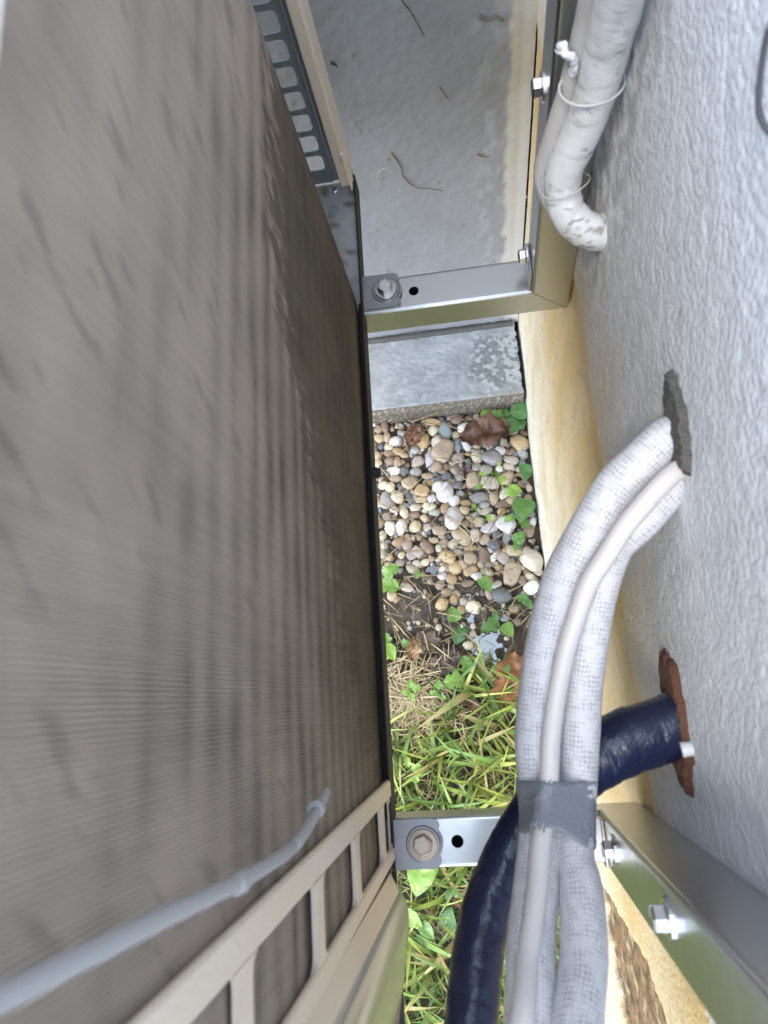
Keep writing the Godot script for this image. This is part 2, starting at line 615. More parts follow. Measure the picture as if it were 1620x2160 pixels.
# ------------------------------------------------------------------ setting
func soil_height(x: float, z: float) -> float:
	var h := fine.get_noise_2d(x * 30.0, z * 30.0) * 0.006 + broad.get_noise_2d(x * 9.0, z * 9.0) * 0.006
	var calm := 1.0 - exp(-(pow((x + 0.135) / 0.05, 2.0) + pow((z + 0.13) / 0.085, 2.0)))
	h += cell.get_noise_2d(x * 90.0, z * 90.0) * 0.002 * calm
	# hollows that hold rain water
	h = maxf(h + 0.005, 0.0) if absf(z + 0.13) < 0.12 else h + 0.003
	var ragged := 1.0 + 0.9 * fine.get_noise_2d(x * 32.0 + 4.0, z * 32.0)
	h -= 0.010 * ragged * exp(-(pow((x + 0.145) / 0.024, 2.0) + pow((z + 0.165) / 0.036, 2.0)))
	h -= 0.010 * ragged * exp(-(pow((x + 0.125) / 0.026, 2.0) + pow((z + 0.090) / 0.028, 2.0)))
	var away := smoothstep(0.5, 2.5, maxf(absf(x), absf(z)))
	return lerpf(h, -0.01, away)

func ground() -> void:
	var xs := PackedFloat32Array([-60.0, -20.0, -8.0, -3.0, -1.6])
	xs.append_array(steps(-1.0, -0.42, 0.03))
	xs.append_array(steps(-0.41, 0.01, 0.0033))
	xs.append_array(PackedFloat32Array([0.2, 1.0, 8.0, 60.0]))
	var zs := PackedFloat32Array([-60.0, -20.0, -6.0, -2.0, -1.0])
	zs.append_array(steps(-0.62, 0.62, 0.0033))
	zs.append_array(PackedFloat32Array([0.7, 0.9, 1.3, 2.0, 4.0, 10.0, 25.0, 60.0]))
	var fn := func(x: float, z: float) -> Array:
		var h := soil_height(x, z)
		var n := fine.get_noise_2d(x * 60.0 + 9.0, z * 60.0)
		var b := broad.get_noise_2d(x * 14.0, z * 14.0 + 30.0)
		var c := Color(0.115, 0.088, 0.066) * (1.0 + 0.5 * n)
		c = c.lerp(Color(0.16, 0.145, 0.135) * (1.0 + 0.6 * n), clampf(1.3 - Vector2(x + 0.248, (z + 0.185) * 0.8).length() / 0.035, 0.0, 0.9))
		c = c.lerp(Color(0.15, 0.115, 0.085), clampf(b, 0.0, 0.5))
		c = c.lerp(Color(0.05, 0.075, 0.025), smoothstep(0.6, 2.0, maxf(absf(x), z)) * 0.8)
		return [Vector3(x, h, z), c]
	var g := obj("ground", sheet(xs, zs, fn, true), M["soil"])
	tag(g, "brown garden soil", "", "", "structure")
	# rain water standing in the two hollows
	var w := sheet(steps(-0.215, -0.060, 0.02), steps(-0.255, -0.020, 0.02), func(x: float, z: float) -> Array: return [Vector3(x, -0.0012, z), Color.WHITE], true, false)
	var wt := obj("water", w, M["water"])
	tag(wt, "shallow rain puddle between pebbles and mud", "", "", "structure")

func stucco_edge(z: float) -> float:
	return 0.705 + 0.09 * smoothstep(0.14, 0.22, z) + 0.012 * broad.get_noise_1d(z * 7.0) + 0.003 * fine.get_noise_1d(z * 90.0)

func bare_patch(z: float, y: float) -> float:
	# > 0 where the coat has fallen off the wall behind the near bracket
	var lo := 0.235 + 0.8 * maxf(0.0, z - 0.30) + 0.03 * fine.get_noise_1d(z * 30.0)
	var hi := 0.685 + 0.02 * fine.get_noise_1d(z * 40.0 + 9.0)
	var side := 0.246 + 0.05 * smoothstep(0.52, 0.68, y) + 0.010 * fine.get_noise_1d(y * 45.0) + 0.004 * fine.get_noise_1d(y * 160.0)
	return minf(minf(y - lo, hi - y), minf(z - side, 0.62 - z)) / 0.006

func house_wall() -> void:
	var t := thing("house_wall", "pale stucco house wall, smooth along its foot with warm bounced light painted in", "wall", Vector3(0, 0, 1.0))
	var zs := steps(SPUR, 0.80, 0.004)
	zs.append_array(PackedFloat32Array([1.0, 1.6, 2.4, 3.5]))
	# stucco: from its ragged lower edge up
	var rows := steps(0.0, 0.75, 0.004)
	rows.append_array(PackedFloat32Array([1.0, 1.5, 2.1]))
	var fn := func(z: float, r: float) -> Array:
		var y := stucco_edge(z) + r
		var n := fine.get_noise_2d(z * 130.0, y * 130.0)
		var b := broad.get_noise_2d(z * 45.0, y * 45.0)
		var g := broad.get_noise_2d(z * 5.0 + 3.0, y * 3.0)
		var x := -0.0008 * smoothstep(0.0, 0.05, r) - 0.0006 * b - 0.0005 * n
		var c := Color(0.67, 0.69, 0.72) * (1.0 + 0.11 * g + 0.06 * fine.get_noise_2d(z * 34.0, y * 2.5) + 0.05 * n + 0.10 * fine.get_noise_2d(z * 240.0, y * 240.0))
		# grey grime in the pores, thick beside the far bracket and the pipe
		var grime := clampf(0.55 * exp(-pow((z + 0.36) / 0.06, 2.0)) * smoothstep(0.62, 0.9, y) + 0.25 * g, 0.0, 0.7)
		c = c.lerp(Color(0.20, 0.19, 0.185), grime * clampf(0.5 - 1.2 * b, 0.0, 1.0))
		c = c.lerp(Color(0.66, 0.52, 0.32), (1.0 - smoothstep(-0.02, 0.13, r + 0.03 * n + 0.05 * g)) * 0.85)  # painted warm bounce fading out above the lower edge
		return [Vector3(x, y, z), c]
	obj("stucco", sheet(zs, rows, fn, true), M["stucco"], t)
	# the smooth coat below: cream, with warm bounced light painted in as yellow
	var ys := steps(-0.03, 0.84, 0.004)
	var fn2 := func(z: float, y: float) -> Array:
		var n := fine.get_noise_2d(z * 60.0, y * 60.0 + 7.0)
		var b := broad.get_noise_2d(z * 8.0, y * 2.5)
		var x := 0.0022 - 0.0005 * n - 0.001 * b
		# thicker lip near the ground, its foot broken off unevenly
		x -= 0.004 * (1.0 - smoothstep(0.02, 0.10, y))
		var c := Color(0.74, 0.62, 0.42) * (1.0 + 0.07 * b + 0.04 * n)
		c = c.lerp(Color(0.68, 0.46, 0.19), smoothstep(0.22, 0.50, y + 0.10 * broad.get_noise_2d(z * 6.0 + 2.0, y * 6.0)) * (0.72 + 0.5 * b))  # amber: the warm bounced light painted stronger higher up
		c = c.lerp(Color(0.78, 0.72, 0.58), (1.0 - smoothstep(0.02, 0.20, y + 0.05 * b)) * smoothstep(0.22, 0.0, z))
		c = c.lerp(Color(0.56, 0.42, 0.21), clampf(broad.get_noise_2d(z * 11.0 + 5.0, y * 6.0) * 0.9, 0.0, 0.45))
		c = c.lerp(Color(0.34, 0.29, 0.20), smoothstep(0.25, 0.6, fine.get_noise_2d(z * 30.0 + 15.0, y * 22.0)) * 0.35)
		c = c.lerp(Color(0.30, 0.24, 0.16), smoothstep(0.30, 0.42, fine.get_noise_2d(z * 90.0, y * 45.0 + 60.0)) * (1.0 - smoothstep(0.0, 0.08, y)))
		var p := clampf(bare_patch(z, y), 0.0, 1.0)
		if p > 0.0:
			var q := cell.get_noise_2d(z * 70.0, y * 70.0)
			x += p * (0.009 + 0.004 * q + 0.003 * n)
			var rough := Color(0.24, 0.145, 0.07) * (1.0 + 0.6 * n)
			rough = rough.lerp(Color(0.46, 0.34, 0.20), smoothstep(0.15, 0.6, fine.get_noise_2d(z * 28.0, y * 28.0)))
			rough = rough.lerp(Color(0.07, 0.05, 0.035), smoothstep(0.15, 0.5, fine.get_noise_2d(z * 22.0 + 20.0, y * 22.0)) * 0.8)
			c = c.lerp(rough, p)
		return [Vector3(x, y, z), c]
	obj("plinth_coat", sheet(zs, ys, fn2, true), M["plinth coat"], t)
	obj("wall_core", box(Vector3(0.02, -0.3, SPUR - 0.25), Vector3(0.27, 2.8, 3.5), 0.004), M["mortar grey"], t)
	# filled holes round the pipe and the hose
	plug(t, 0.949, -0.140, 0.0155, 0.030, M["mortar grey"], "a grey mortar filling round the insulated pipes", 1)
	plug(t, 0.838, 0.020, 0.024, 0.046, M["mortar red"], "red-brown mortar filling round the black hose", 5)

func plug(t: Node3D, cy: float, cz: float, ry: float, rz: float, m: Material, label: String, sd: int) -> void:
	var us := steps(0.0, 1.0, 0.1)
	var vs := steps(0.0, TAU, TAU / 48.0)
	var fn := func(r: float, a: float) -> Array:
		var wob := 1.0 + 0.22 * fine.get_noise_2d(cos(a) * 2.2 + sd * 7.0, sin(a) * 2.2) + 0.12 * fine.get_noise_2d(cos(a) * 9.0 + sd, sin(a) * 9.0)
		var y := cy + sin(a) * ry * wob * r
		var z := cz + cos(a) * rz * wob * r
		var x := -0.0042 + 0.0018 * cell.get_noise_2d(y * 160.0, z * 160.0) + 0.0014 * fine.get_noise_2d(y * 90.0, z * 90.0)
		if r > 0.95: x = 0.002
		return [Vector3(x, y, z), Color.WHITE]
	var o := obj("mortar_filling", sheet(us, vs, fn, false, false), m, t)
	tag(o, label)

func return_wall() -> void:
	var t := thing("return_wall", "grey painted end wall closing the far end of the gap", "wall", Vector3(-0.8, 0, SPUR))
	var xs := PackedFloat32Array([-1.6, -1.2, -0.9])
	xs.append_array(steps(-0.62, 0.0, 0.004))
	var ys := steps(STEP_TOP - 0.01, 1.15, 0.005)
	ys.append_array(PackedFloat32Array([1.5, 2.0, 2.6]))
	var fn := func(x: float, y: float) -> Array:
		var n := fine.get_noise_2d(x * 55.0, y * 55.0)
		var b := broad.get_noise_2d(x * 10.0, y * 10.0)
		var cream := -0.030 + 0.008 * broad.get_noise_1d(y * 14.0) + 0.004 * fine.get_noise_2d(y * 45.0, x * 30.0)
		var p := smoothstep(-0.003, 0.003, x - cream)
		var c := Color(0.285, 0.292, 0.305) * (1.0 + 0.05 * n + 0.08 * b)
		c = c.lerp(Color(0.56, 0.54, 0.49), p)
		# a scuffed pale smear beside the edge, and rusty dirt specks
		c = c.lerp(Color(0.42, 0.43, 0.46), smoothstep(0.05, 0.35, fine.get_noise_2d(x * 40.0 + 8.0, y * 22.0)) * exp(-pow((x + 0.05) / 0.025, 2.0)) * 0.5)
		var speck := smoothstep(0.62, 0.68, fine.get_noise_2d(x * 38.0 + 31.0, y * 38.0))
		c = c.lerp(Color(0.17, 0.12, 0.08), speck * 0.8)
		var z := SPUR + 0.0012 * b + 0.0007 * n + 0.0010 * (1.0 - p) + 0.001 * speck
		if absf(x + 0.014) < 0.003: z -= 0.0012
		return [Vector3(x, y, z), c]
	obj("painted_face", sheet(xs, ys, fn), M["grey wall paint"], t)
	obj("wall_core", box(Vector3(-1.6, -0.3, SPUR - 0.25), Vector3(-0.001, 2.6, SPUR - 0.006), 0.004), M["mortar grey"], t)
	# mortar bead at its foot, on the step
	var bead := smooth_line([Vector3(-0.9, STEP_TOP + 0.001, SPUR + 0.006), Vector3(-0.3, STEP_TOP + 0.001, SPUR + 0.008), Vector3(-0.012, STEP_TOP + 0.001, SPUR + 0.007)], 0.006)
	obj("mortar_bead", tube(bead, 8, func(l: float, a: float, _t: float) -> float: return 0.006 * (1.0 + 0.35 * fine.get_noise_2d(l * 80.0, sin(a) * 2.0))), M["mortar grey"], t)

func concrete_step() -> void:
	var t := thing("concrete_step", "grey concrete ledge with dark lichen stain above the pebbles", "ledge", Vector3(-0.4, 0, -0.63))
	var xs := PackedFloat32Array([-1.6, -1.2, -0.9])
	xs.append_array(steps(-0.62, -0.125, 0.003))
	xs.append_array(steps(-0.124, -0.006, 0.0014))
	var top := func(x: float, z: float) -> Array:
		var n := fine.get_noise_2d(x * 70.0, z * 70.0)
		var b := broad.get_noise_2d(x * 16.0, z * 16.0)
		var c := Color(0.325, 0.335, 0.34) * (1.0 + 0.22 * b + 0.14 * n)
		var stain := clampf(1.25 - Vector2((x + 0.035) / 0.075, (z + 0.628) / 0.055).length() + 0.5 * b + 0.3 * n, 0.0, 1.0)
		c = c.lerp(Color(0.17, 0.18, 0.185) * (1.0 + 0.3 * n), smoothstep(0.0, 0.5, stain) * 0.85)
		var lich := maxf(smoothstep(0.10, 0.16, broad.get_noise_2d(x * 48.0 + 3.0, z * 48.0) + 0.10 * n + 0.5 * smoothstep(-0.05, -0.02, x) - 0.18), smoothstep(-0.76, -0.82, cell.get_noise_2d(x * 75.0 + 1.0 * n * 0.2, z * 75.0)))
		c = c.lerp(Color(0.43, 0.43, 0.42), lich * smoothstep(0.0, 0.3, stain) * 0.9)
		c = c.lerp(Color(0.26, 0.20, 0.12), smoothstep(-0.566, -0.5545, z) * 0.55 * smoothstep(-0.12, -0.02, x))
		c = c.lerp(Color(0.46, 0.46, 0.45), smoothstep(0.25, 0.5, fine.get_noise_2d(x * 30.0 + 70.0, z * 30.0)) * 0.6)
		var y := STEP_TOP + 0.0008 * n + 0.001 * b
		var e := smoothstep(0.005, 0.0, STEP_FRONT - z)
		y -= 0.002 * e * e
		return [Vector3(x - 0.004 * smoothstep(-0.02, -0.006, x) * (0.5 + fine.get_noise_1d(z * 60.0)), y, z), c]
	obj("top_face", sheet(xs, steps(SPUR, STEP_FRONT, 0.0016), top, true), M["concrete"], t)
	var front := func(x: float, y: float) -> Array:
		var n := fine.get_noise_2d(x * 150.0, y * 150.0)
		var q := cell.get_noise_2d(x * 200.0, y * 200.0)
		var c := Color(0.22, 0.185, 0.135) * (1.0 + 0.7 * n)
		c = c.lerp(Color(0.45, 0.42, 0.36), smoothstep(0.1, 0.4, fine.get_noise_2d(x * 110.0, y * 110.0 + 9.0)))
		var down := smoothstep(0.0, 0.015, STEP_TOP - y)
		return [Vector3(x, y, STEP_FRONT + 0.006 * down + 0.003 * n * down + 0.0025 * q * down), c]
	obj("front_face", sheet(xs, steps(-0.03, STEP_TOP - 0.0008, 0.003), front), M["aggregate"], t)
	obj("core", box(Vector3(-1.6, -0.2, SPUR - 0.003), Vector3(-0.010, STEP_TOP - 0.006, STEP_FRONT - 0.006), 0.002), M["mortar grey"], t)

# ------------------------------------------------------------------ the outdoor unit
func fin_path(s: float) -> Array:
	# the coil's face seen from above: straight along the back, then a bend of 0.10 m radius; s runs from the near end
	var x0 := BACK - 0.0058
	var straight := 0.13 + 0.387
	if s <= straight:
		return [Vector2(x0, 0.13 - s), Vector2(1, 0)]
	var a := (s - straight) / 0.10
	return [Vector2(x0 - 0.10 * (1.0 - cos(a)), -0.387 - 0.10 * sin(a)), Vector2(cos(a), -sin(a))]

func coil_mesh() -> ArrayMesh:
	var pitch := 0.00165
	var total := 0.517 + 0.10 * PI / 2.0
	var n := int(total / pitch)
	var rows := steps(0.6885, 1.228, 0.02)
	var pos := PackedVector3Array()
	var uv := PackedVector2Array()
	var nor := PackedVector3Array()
	var idx := PackedInt32Array()
	var w := n * 4
	for j in rows.size():
		var y := rows[j]
		for i in n:
			var bend := fine.get_noise_2d(i * 0.09, y * 14.0) * 0.0003
			var dust := 0.5 + 0.5 * broad.get_noise_2d(i * 0.03, y * 20.0)
			var deep := 0.0016 - 0.0009 * dust
			for k in 4:
				var s: float = i * pitch + [0.0, 0.00062, 0.00078, 0.00150][k] + bend
				var f := fin_path(clampf(s, 0.0, total))
				var d: float = 0.0 if k < 2 else -deep
				var p: Vector2 = f[0] + f[1] * d
				pos.append(Vector3(p.x, y, p.y))
				uv.append(Vector2((0.2 - (0.13 - s)) / 0.82, (1.21 - y) / 0.53))
				nor.append(Vector3(f[1].x, 0, f[1].y))
	for j in rows.size() - 1:
		for i in w - 1:
			var a := j * w + i
			idx.append_array([a, a + w + 1, a + 1, a, a + w, a + w + 1])
	# normals from the real slopes
	for j in rows.size():
		for i in w:
			var a := pos[j * w + mini(i + 1, w - 1)] - pos[j * w + maxi(i - 1, 0)]
			var t := Vector3(a.x, 0, a.z).normalized()
			nor[j * w + i] = Vector3(-t.z, 0, t.x)
	if nor[10].x < 0.0:
		for i in nor.size(): nor[i] = -nor[i]
	return arrays(pos, nor, uv, PackedColorArray(), idx)

func outdoor_unit() -> void:
	var t := thing("air_conditioner", "beige outdoor air conditioner unit with dusty finned coil facing the wall", "air conditioner", Vector3(BACK - 0.14, ARM, -0.13))
	var paint: Material = M["unit paint"]
	var fr := BACK - 0.285
	# coil
	var coil := obj("coil", coil_mesh(), M["fins"], t)
	var back := st_new()
	bevel_box(back, Vector3(BACK - 0.030, 0.688, -0.39), Vector3(BACK - 0.0098, 1.229, 0.131), 0.001)
	obj("coil_block", done(back), M["flat black"], coil)
	# sheathed sensor lead standing in front of the coil
	var lead := smooth_line([Vector3(-0.2035, 0.966, 0.040), Vector3(-0.2030, 0.985, 0.045), Vector3(-0.2025, 1.03, 0.053), Vector3(-0.2030, 1.09, 0.052), Vector3(-0.2040, 1.15, 0.048), Vector3(-0.2045, 1.229, 0.043)], 0.004)
	var sl := obj("sensor_lead", tube(lead, 12, func(l: float, a: float, _t: float) -> float: return (0.0027 if l > 0.03 else 0.0025) * (1.0 + 0.05 * fine.get_noise_2d(l * 60.0, cos(a)))), M["sensor sleeve"], t)
	obj("clip", turned(Vector3(-0.2029, 1.088, 0.0523), Vector3.UP, [Vector2(0.0, 0), Vector2(0.0034, 0.0), Vector2(0.0038, 0.003), Vector2(0.0034, 0.008), Vector2(0.0, 0.010)], 14), M["sensor sleeve"], sl)
	obj("clip", turned(Vector3(-0.2030, 0.984, 0.0447), Vector3.UP, [Vector2(0.0, 0), Vector2(0.0040, 0.0), Vector2(0.0043, 0.003), Vector2(0.0040, 0.006), Vector2(0.0, 0.006)], 14), M["sensor sleeve"], sl)
	# base pan with its turned-up rim
	var us := steps(fr, BACK, 0.006)
	var vs := steps(FAR_END, NEAR_END, 0.006)
	var pan := obj("base_pan", sheet(us, vs, func(x: float, z: float) -> Array:
		var n := fine.get_noise_2d(x * 60.0, z * 60.0)
		var c := Color(0.44, 0.435, 0.425) * (1.0 + 0.12 * n)
		c = c.lerp(Color(0.10, 0.075, 0.05), smoothstep(0.15, 0.4, fine.get_noise_2d(x * 40.0 + 11.0, z * 40.0)) * 0.8)
		c = c.lerp(Color(0.025, 0.022, 0.02), smoothstep(BACK - 0.017, BACK - 0.014, x) * smoothstep(-0.425, -0.405, z))   # shade of the trough painted in along the coil
		c = c.lerp(Color(0.23, 0.085, 0.035), smoothstep(0.03, 0.0, Vector2(x + 0.218, z + 0.418).length()) * smoothstep(-0.1, 0.2, n))
		return [Vector3(x, 0.6865 + 0.0004 * n, z), c], true), M["pan steel"], t)
	var rim := st_new()
	bevel_box(rim, Vector3(BACK - 0.0018, 0.668, FAR_END), Vector3(BACK, 0.6955, 0.134), 0.0005)
	obj("rim", done(rim), M["dull black"], pan)
	obj("shade_strip", box(Vector3(BACK - 0.0046, 0.6868, -0.400), Vector3(BACK - 0.0020, 0.694, 0.061), 0.0015), M["flat black"], pan)  # added black strip standing in for the shadow in the trough
	obj("screw", turned(Vector3(-0.238, 0.6868, -0.521), Vector3.UP, [Vector2(0.0062, 0), Vector2(0.0056, 0.0012), Vector2(0.0034, 0.0014), Vector2(0.0032, 0.0003), Vector2(0, 0.0003)], 18), M["blue grey steel"], pan)
	obj("screw", turned(Vector3(-0.236, 0.6868, -0.546), Vector3.UP, [Vector2(0.0042, 0), Vector2(0.0042, 0.0016), Vector2(0.0030, 0.0026), Vector2(0, 0.0028)], 14), M["bright zinc"], pan)
	obj("rubber_stop", turned(Vector3(BACK, 0.688, -0.217), Vector3.RIGHT, [Vector2(0.0055, 0), Vector2(0.0055, 0.004), Vector2(0.004, 0.0075), Vector2(0, 0.008)], 12), M["dull black"], t)
	# lid
	obj("lid", box(Vector3(fr - 0.012, 1.2305, FAR_END - 0.010), Vector3(BACK + 0.013, 1.262, NEAR_END + 0.010), 0.006), M["lid paint"], t)
	# front and near end panels
	obj("front_panel", box(Vector3(fr - 0.004, 0.690, FAR_END), Vector3(fr, 1.2305, NEAR_END), 0.001), paint, t)
	obj("end_panel", box(Vector3(fr, 0.690, NEAR_END - 0.004), Vector3(BACK, 1.2305, NEAR_END), 0.001), paint, t)
	# far end panel with its ladder of air slots, seen from inside
	var cells := []
	var bot := 0.7105
	for k in 18:
		var y0 := bot + 0.0272 * k
		for c in 3:
			var x1 := -0.2400 - c * 0.034
			cells.append([Rect2(x1 - 0.0295, y0 - 0.0031, 0.034, 0.0272), Rect2(x1 - 0.026, y0, 0.026, 0.0208), 0.0045])
	var top := bot + 0.0272 * 18 - 0.0031
	var lou := obj("slotted_end_panel", perforated(Vector3(0, 0, FAR_END), Vector3.RIGHT, Vector3.UP, Vector3.BACK, cells, 0.0012), M["blue grey steel"], t)
	var fill := st_new()
	var xe := -0.2400 + 0.0045
	bevel_box(fill, Vector3(xe, 0.692, FAR_END - 0.001), Vector3(BACK - 0.0015, 1.229, FAR_END + 0.0012), 0.0004)
	bevel_box(fill, Vector3(fr, 0.690, FAR_END), Vector3(xe - 0.102, 1.229, FAR_END + 0.0012), 0.0004)
	bevel_box(fill, Vector3(xe - 0.102, 0.690, FAR_END), Vector3(xe, bot - 0.0031, FAR_END + 0.0012), 0.0004)
	bevel_box(fill, Vector3(xe - 0.102, top, FAR_END), Vector3(xe, 1.229, FAR_END + 0.0012), 0.0004)
	# a stiffening ridge beside the slots
	bevel_box(fill, Vector3(-0.2335, 0.700, FAR_END + 0.0010), Vector3(-0.2300, 1.229, FAR_END + 0.006), 0.0015)
	obj("panel_frame", done(fill), M["blue grey steel"], lou)
	var fl := st_new()
	bevel_box(fl, Vector3(BACK - 0.0110, 0.722, FAR_END + 0.034), Vector3(BACK - 0.0010, 1.229, FAR_END + 0.0365), 0.0008)
	bevel_box(fl, Vector3(BACK - 0.0018, 0.712, FAR_END - 0.001), Vector3(BACK - 0.0004, 1.229, FAR_END + 0.0352), 0.0006)
	bevel_box(fl, Vector3(BACK - 0.0032, 0.758, FAR_END + 0.0360), Vector3(BACK + 0.0012, 0.769, FAR_END + 0.0395), 0.0008)
	obj("corner_flange", done(fl), paint, t)
	# near guard: two rails and cross bars, the coil shows through the openings
	var g := obj("rear_guard", box(Vector3(BACK - 0.004, 0.690, 0.062), Vector3(BACK, 1.229, 0.0765), 0.0012), paint, t)
	var r2 := st_new()
	bevel_box(r2, Vector3(BACK - 0.004, 0.690, 0.1150), Vector3(BACK, 1.229, 0.1265), 0.0012)
	obj("rail", done(r2), paint, g)
	for y in [0.690, 0.737, 0.846, 0.949, 1.060, 1.170]:
		var tall := 0.0135 if y > 0.70 else 0.010
		var b := st_new()
		var shape := PackedVector2Array()
		# a bar whose ends flare into the rails
		var hl := 0.01925
		shape.append_array([Vector2(-hl, -tall / 2 - 0.0065), Vector2(-hl + 0.0009, -tall / 2 - 0.0032), Vector2(-hl + 0.0030, -tall / 2 - 0.0010), Vector2(-hl + 0.0065, -tall / 2), Vector2(hl - 0.0065, -tall / 2), Vector2(hl - 0.0030, -tall / 2 - 0.0010), Vector2(hl - 0.0009, -tall / 2 - 0.0032), Vector2(hl, -tall / 2 - 0.0065),
			Vector2(hl, tall / 2 + 0.0065), Vector2(hl - 0.0009, tall / 2 + 0.0032), Vector2(hl - 0.0030, tall / 2 + 0.0010), Vector2(hl - 0.0065, tall / 2), Vector2(-hl + 0.0065, tall / 2), Vector2(-hl + 0.0030, tall / 2 + 0.0010), Vector2(-hl + 0.0009, tall / 2 + 0.0032), Vector2(-hl, tall / 2 + 0.0065)])
		obj("cross_bar", plate(Vector3(BACK - 0.0038, y, 0.09575), Vector3.BACK, Vector3.UP, Vector3.RIGHT, shape, 0.0032, 0.0005), paint, g)
	# the guard stands a little out of plumb
	var lean := Transform3D(Basis(Vector3.RIGHT, 0.024), Vector3.ZERO)
	var pivot := Vector3(BACK, 0.70, 0.062) - t.position
	g.transform = Transform3D(Basis(), pivot) * lean * Transform3D(Basis(), -pivot) * g.transform
	# bowed cover over the valves
	var edge := PackedVector2Array([Vector2(-0.2125, 0.1316), Vector2(-0.2150, 0.1350), Vector2(-0.2148, 0.1372), Vector2(-0.2098, 0.1500), Vector2(-0.2113, 0.1506), Vector2(-0.2166, 0.1378), Vector2(-0.2168, 0.1345), Vector2(-0.2140, 0.1316)])
	obj("folded_edge", prism(edge, func(p: Vector2, s: float) -> Vector3: return Vector3(p.x, s, p.y), func(_p: Vector2) -> float: return 0.690, func(_p: Vector2) -> float: return 1.229), paint, t)
	var bow := [Vector2(-0.2102, 0.1503), Vector2(-0.2070, 0.1530), Vector2(-0.2042, 0.160), Vector2(-0.2032, 0.171), Vector2(-0.2048, 0.184), Vector2(-0.2095, 0.212), Vector2(-0.2160, 0.245), Vector2(-0.222, 0.298)]
	var bl := PackedVector3Array()
	for p in bow: bl.append(Vector3(p.x, 0, p.y))
	var arr := []
	for p in bow: arr.append(Vector3(p.x, 0, p.y))
	var sm := smooth_line(arr, 0.0015)
	var ids := PackedFloat32Array()
	for i in sm.size(): ids.append(i)
	obj("valve_cover", sheet(ids, PackedFloat32Array([0.684, 0.686, 0.70, 0.9, 1.229]), func(i: float, y: float) -> Array: return [sm[int(i)] + Vector3(0, y, 0) + (Vector3(-0.0012, 0, 0) if y < 0.685 else Vector3.ZERO), Color.WHITE], false, false), M["cover paint"], t)
	# feet bolted to the arms
	for z in [-0.4145, 0.1145]:
		var near: bool = z > 0.0
		var ol := PackedVector2Array([Vector2(-0.03, -0.0195), Vector2(0.030, -0.0195)])
		for s in 7:
			var a := -PI / 2 + PI * s / 6.0
			ol.append(Vector2(0.0325 + 0.0062 * cos(a), -0.0133 + 0.0062 * sin(a)))
		ol.append(Vector2(0.0300, -0.0055)); ol.append(Vector2(0.0285, 0.0)); ol.append(Vector2(0.0300, 0.0055))
		for s in 7:
			var a := -PI / 2 + PI * s / 6.0
			ol.append(Vector2(0.0325 + 0.0062 * cos(a), 0.0133 + 0.0062 * sin(a)))
		ol.append_array([Vector2(0.030, 0.0195), Vector2(-0.03, 0.0195)])
		var foot := obj("foot", plate(Vector3(BACK, ARM + 0.0004, z), Vector3.RIGHT, Vector3.BACK, Vector3.UP, ol, 0.0034, 0.0014), M["foot steel"], t)
		obj("dish", turned(Vector3(-0.187, ARM + 0.0026, z), Vector3.UP, [Vector2(0.0165, 0.0006), Vector2(0.0150, 0.0010), Vector2(0.0138, 0.0022), Vector2(0.0, 0.0022)], 28), M["foot steel"], foot)
		for s in [-1, 1]:
			obj("rivet_hole", turned(Vector3(-0.1790, ARM + 0.0028, z + s * 0.0135), Vector3.UP, [Vector2(0.0022, 0), Vector2(0.0022, 0.0007), Vector2(0.0, 0.0008)], 12), M["blue grey steel"], foot)
		if near:
			bolt(t, Vector3(-0.187, ARM + 0.0050, z), Vector3.UP, 0.0088, 0.0060, 0.0122, M["tan zinc"], M["tan zinc"])
		else:
			bolt(t, Vector3(-0.187, ARM + 0.0050, z), Vector3.UP, 0.0084, 0.0062, 0.0118, M["bright zinc"], M["dull zinc"])

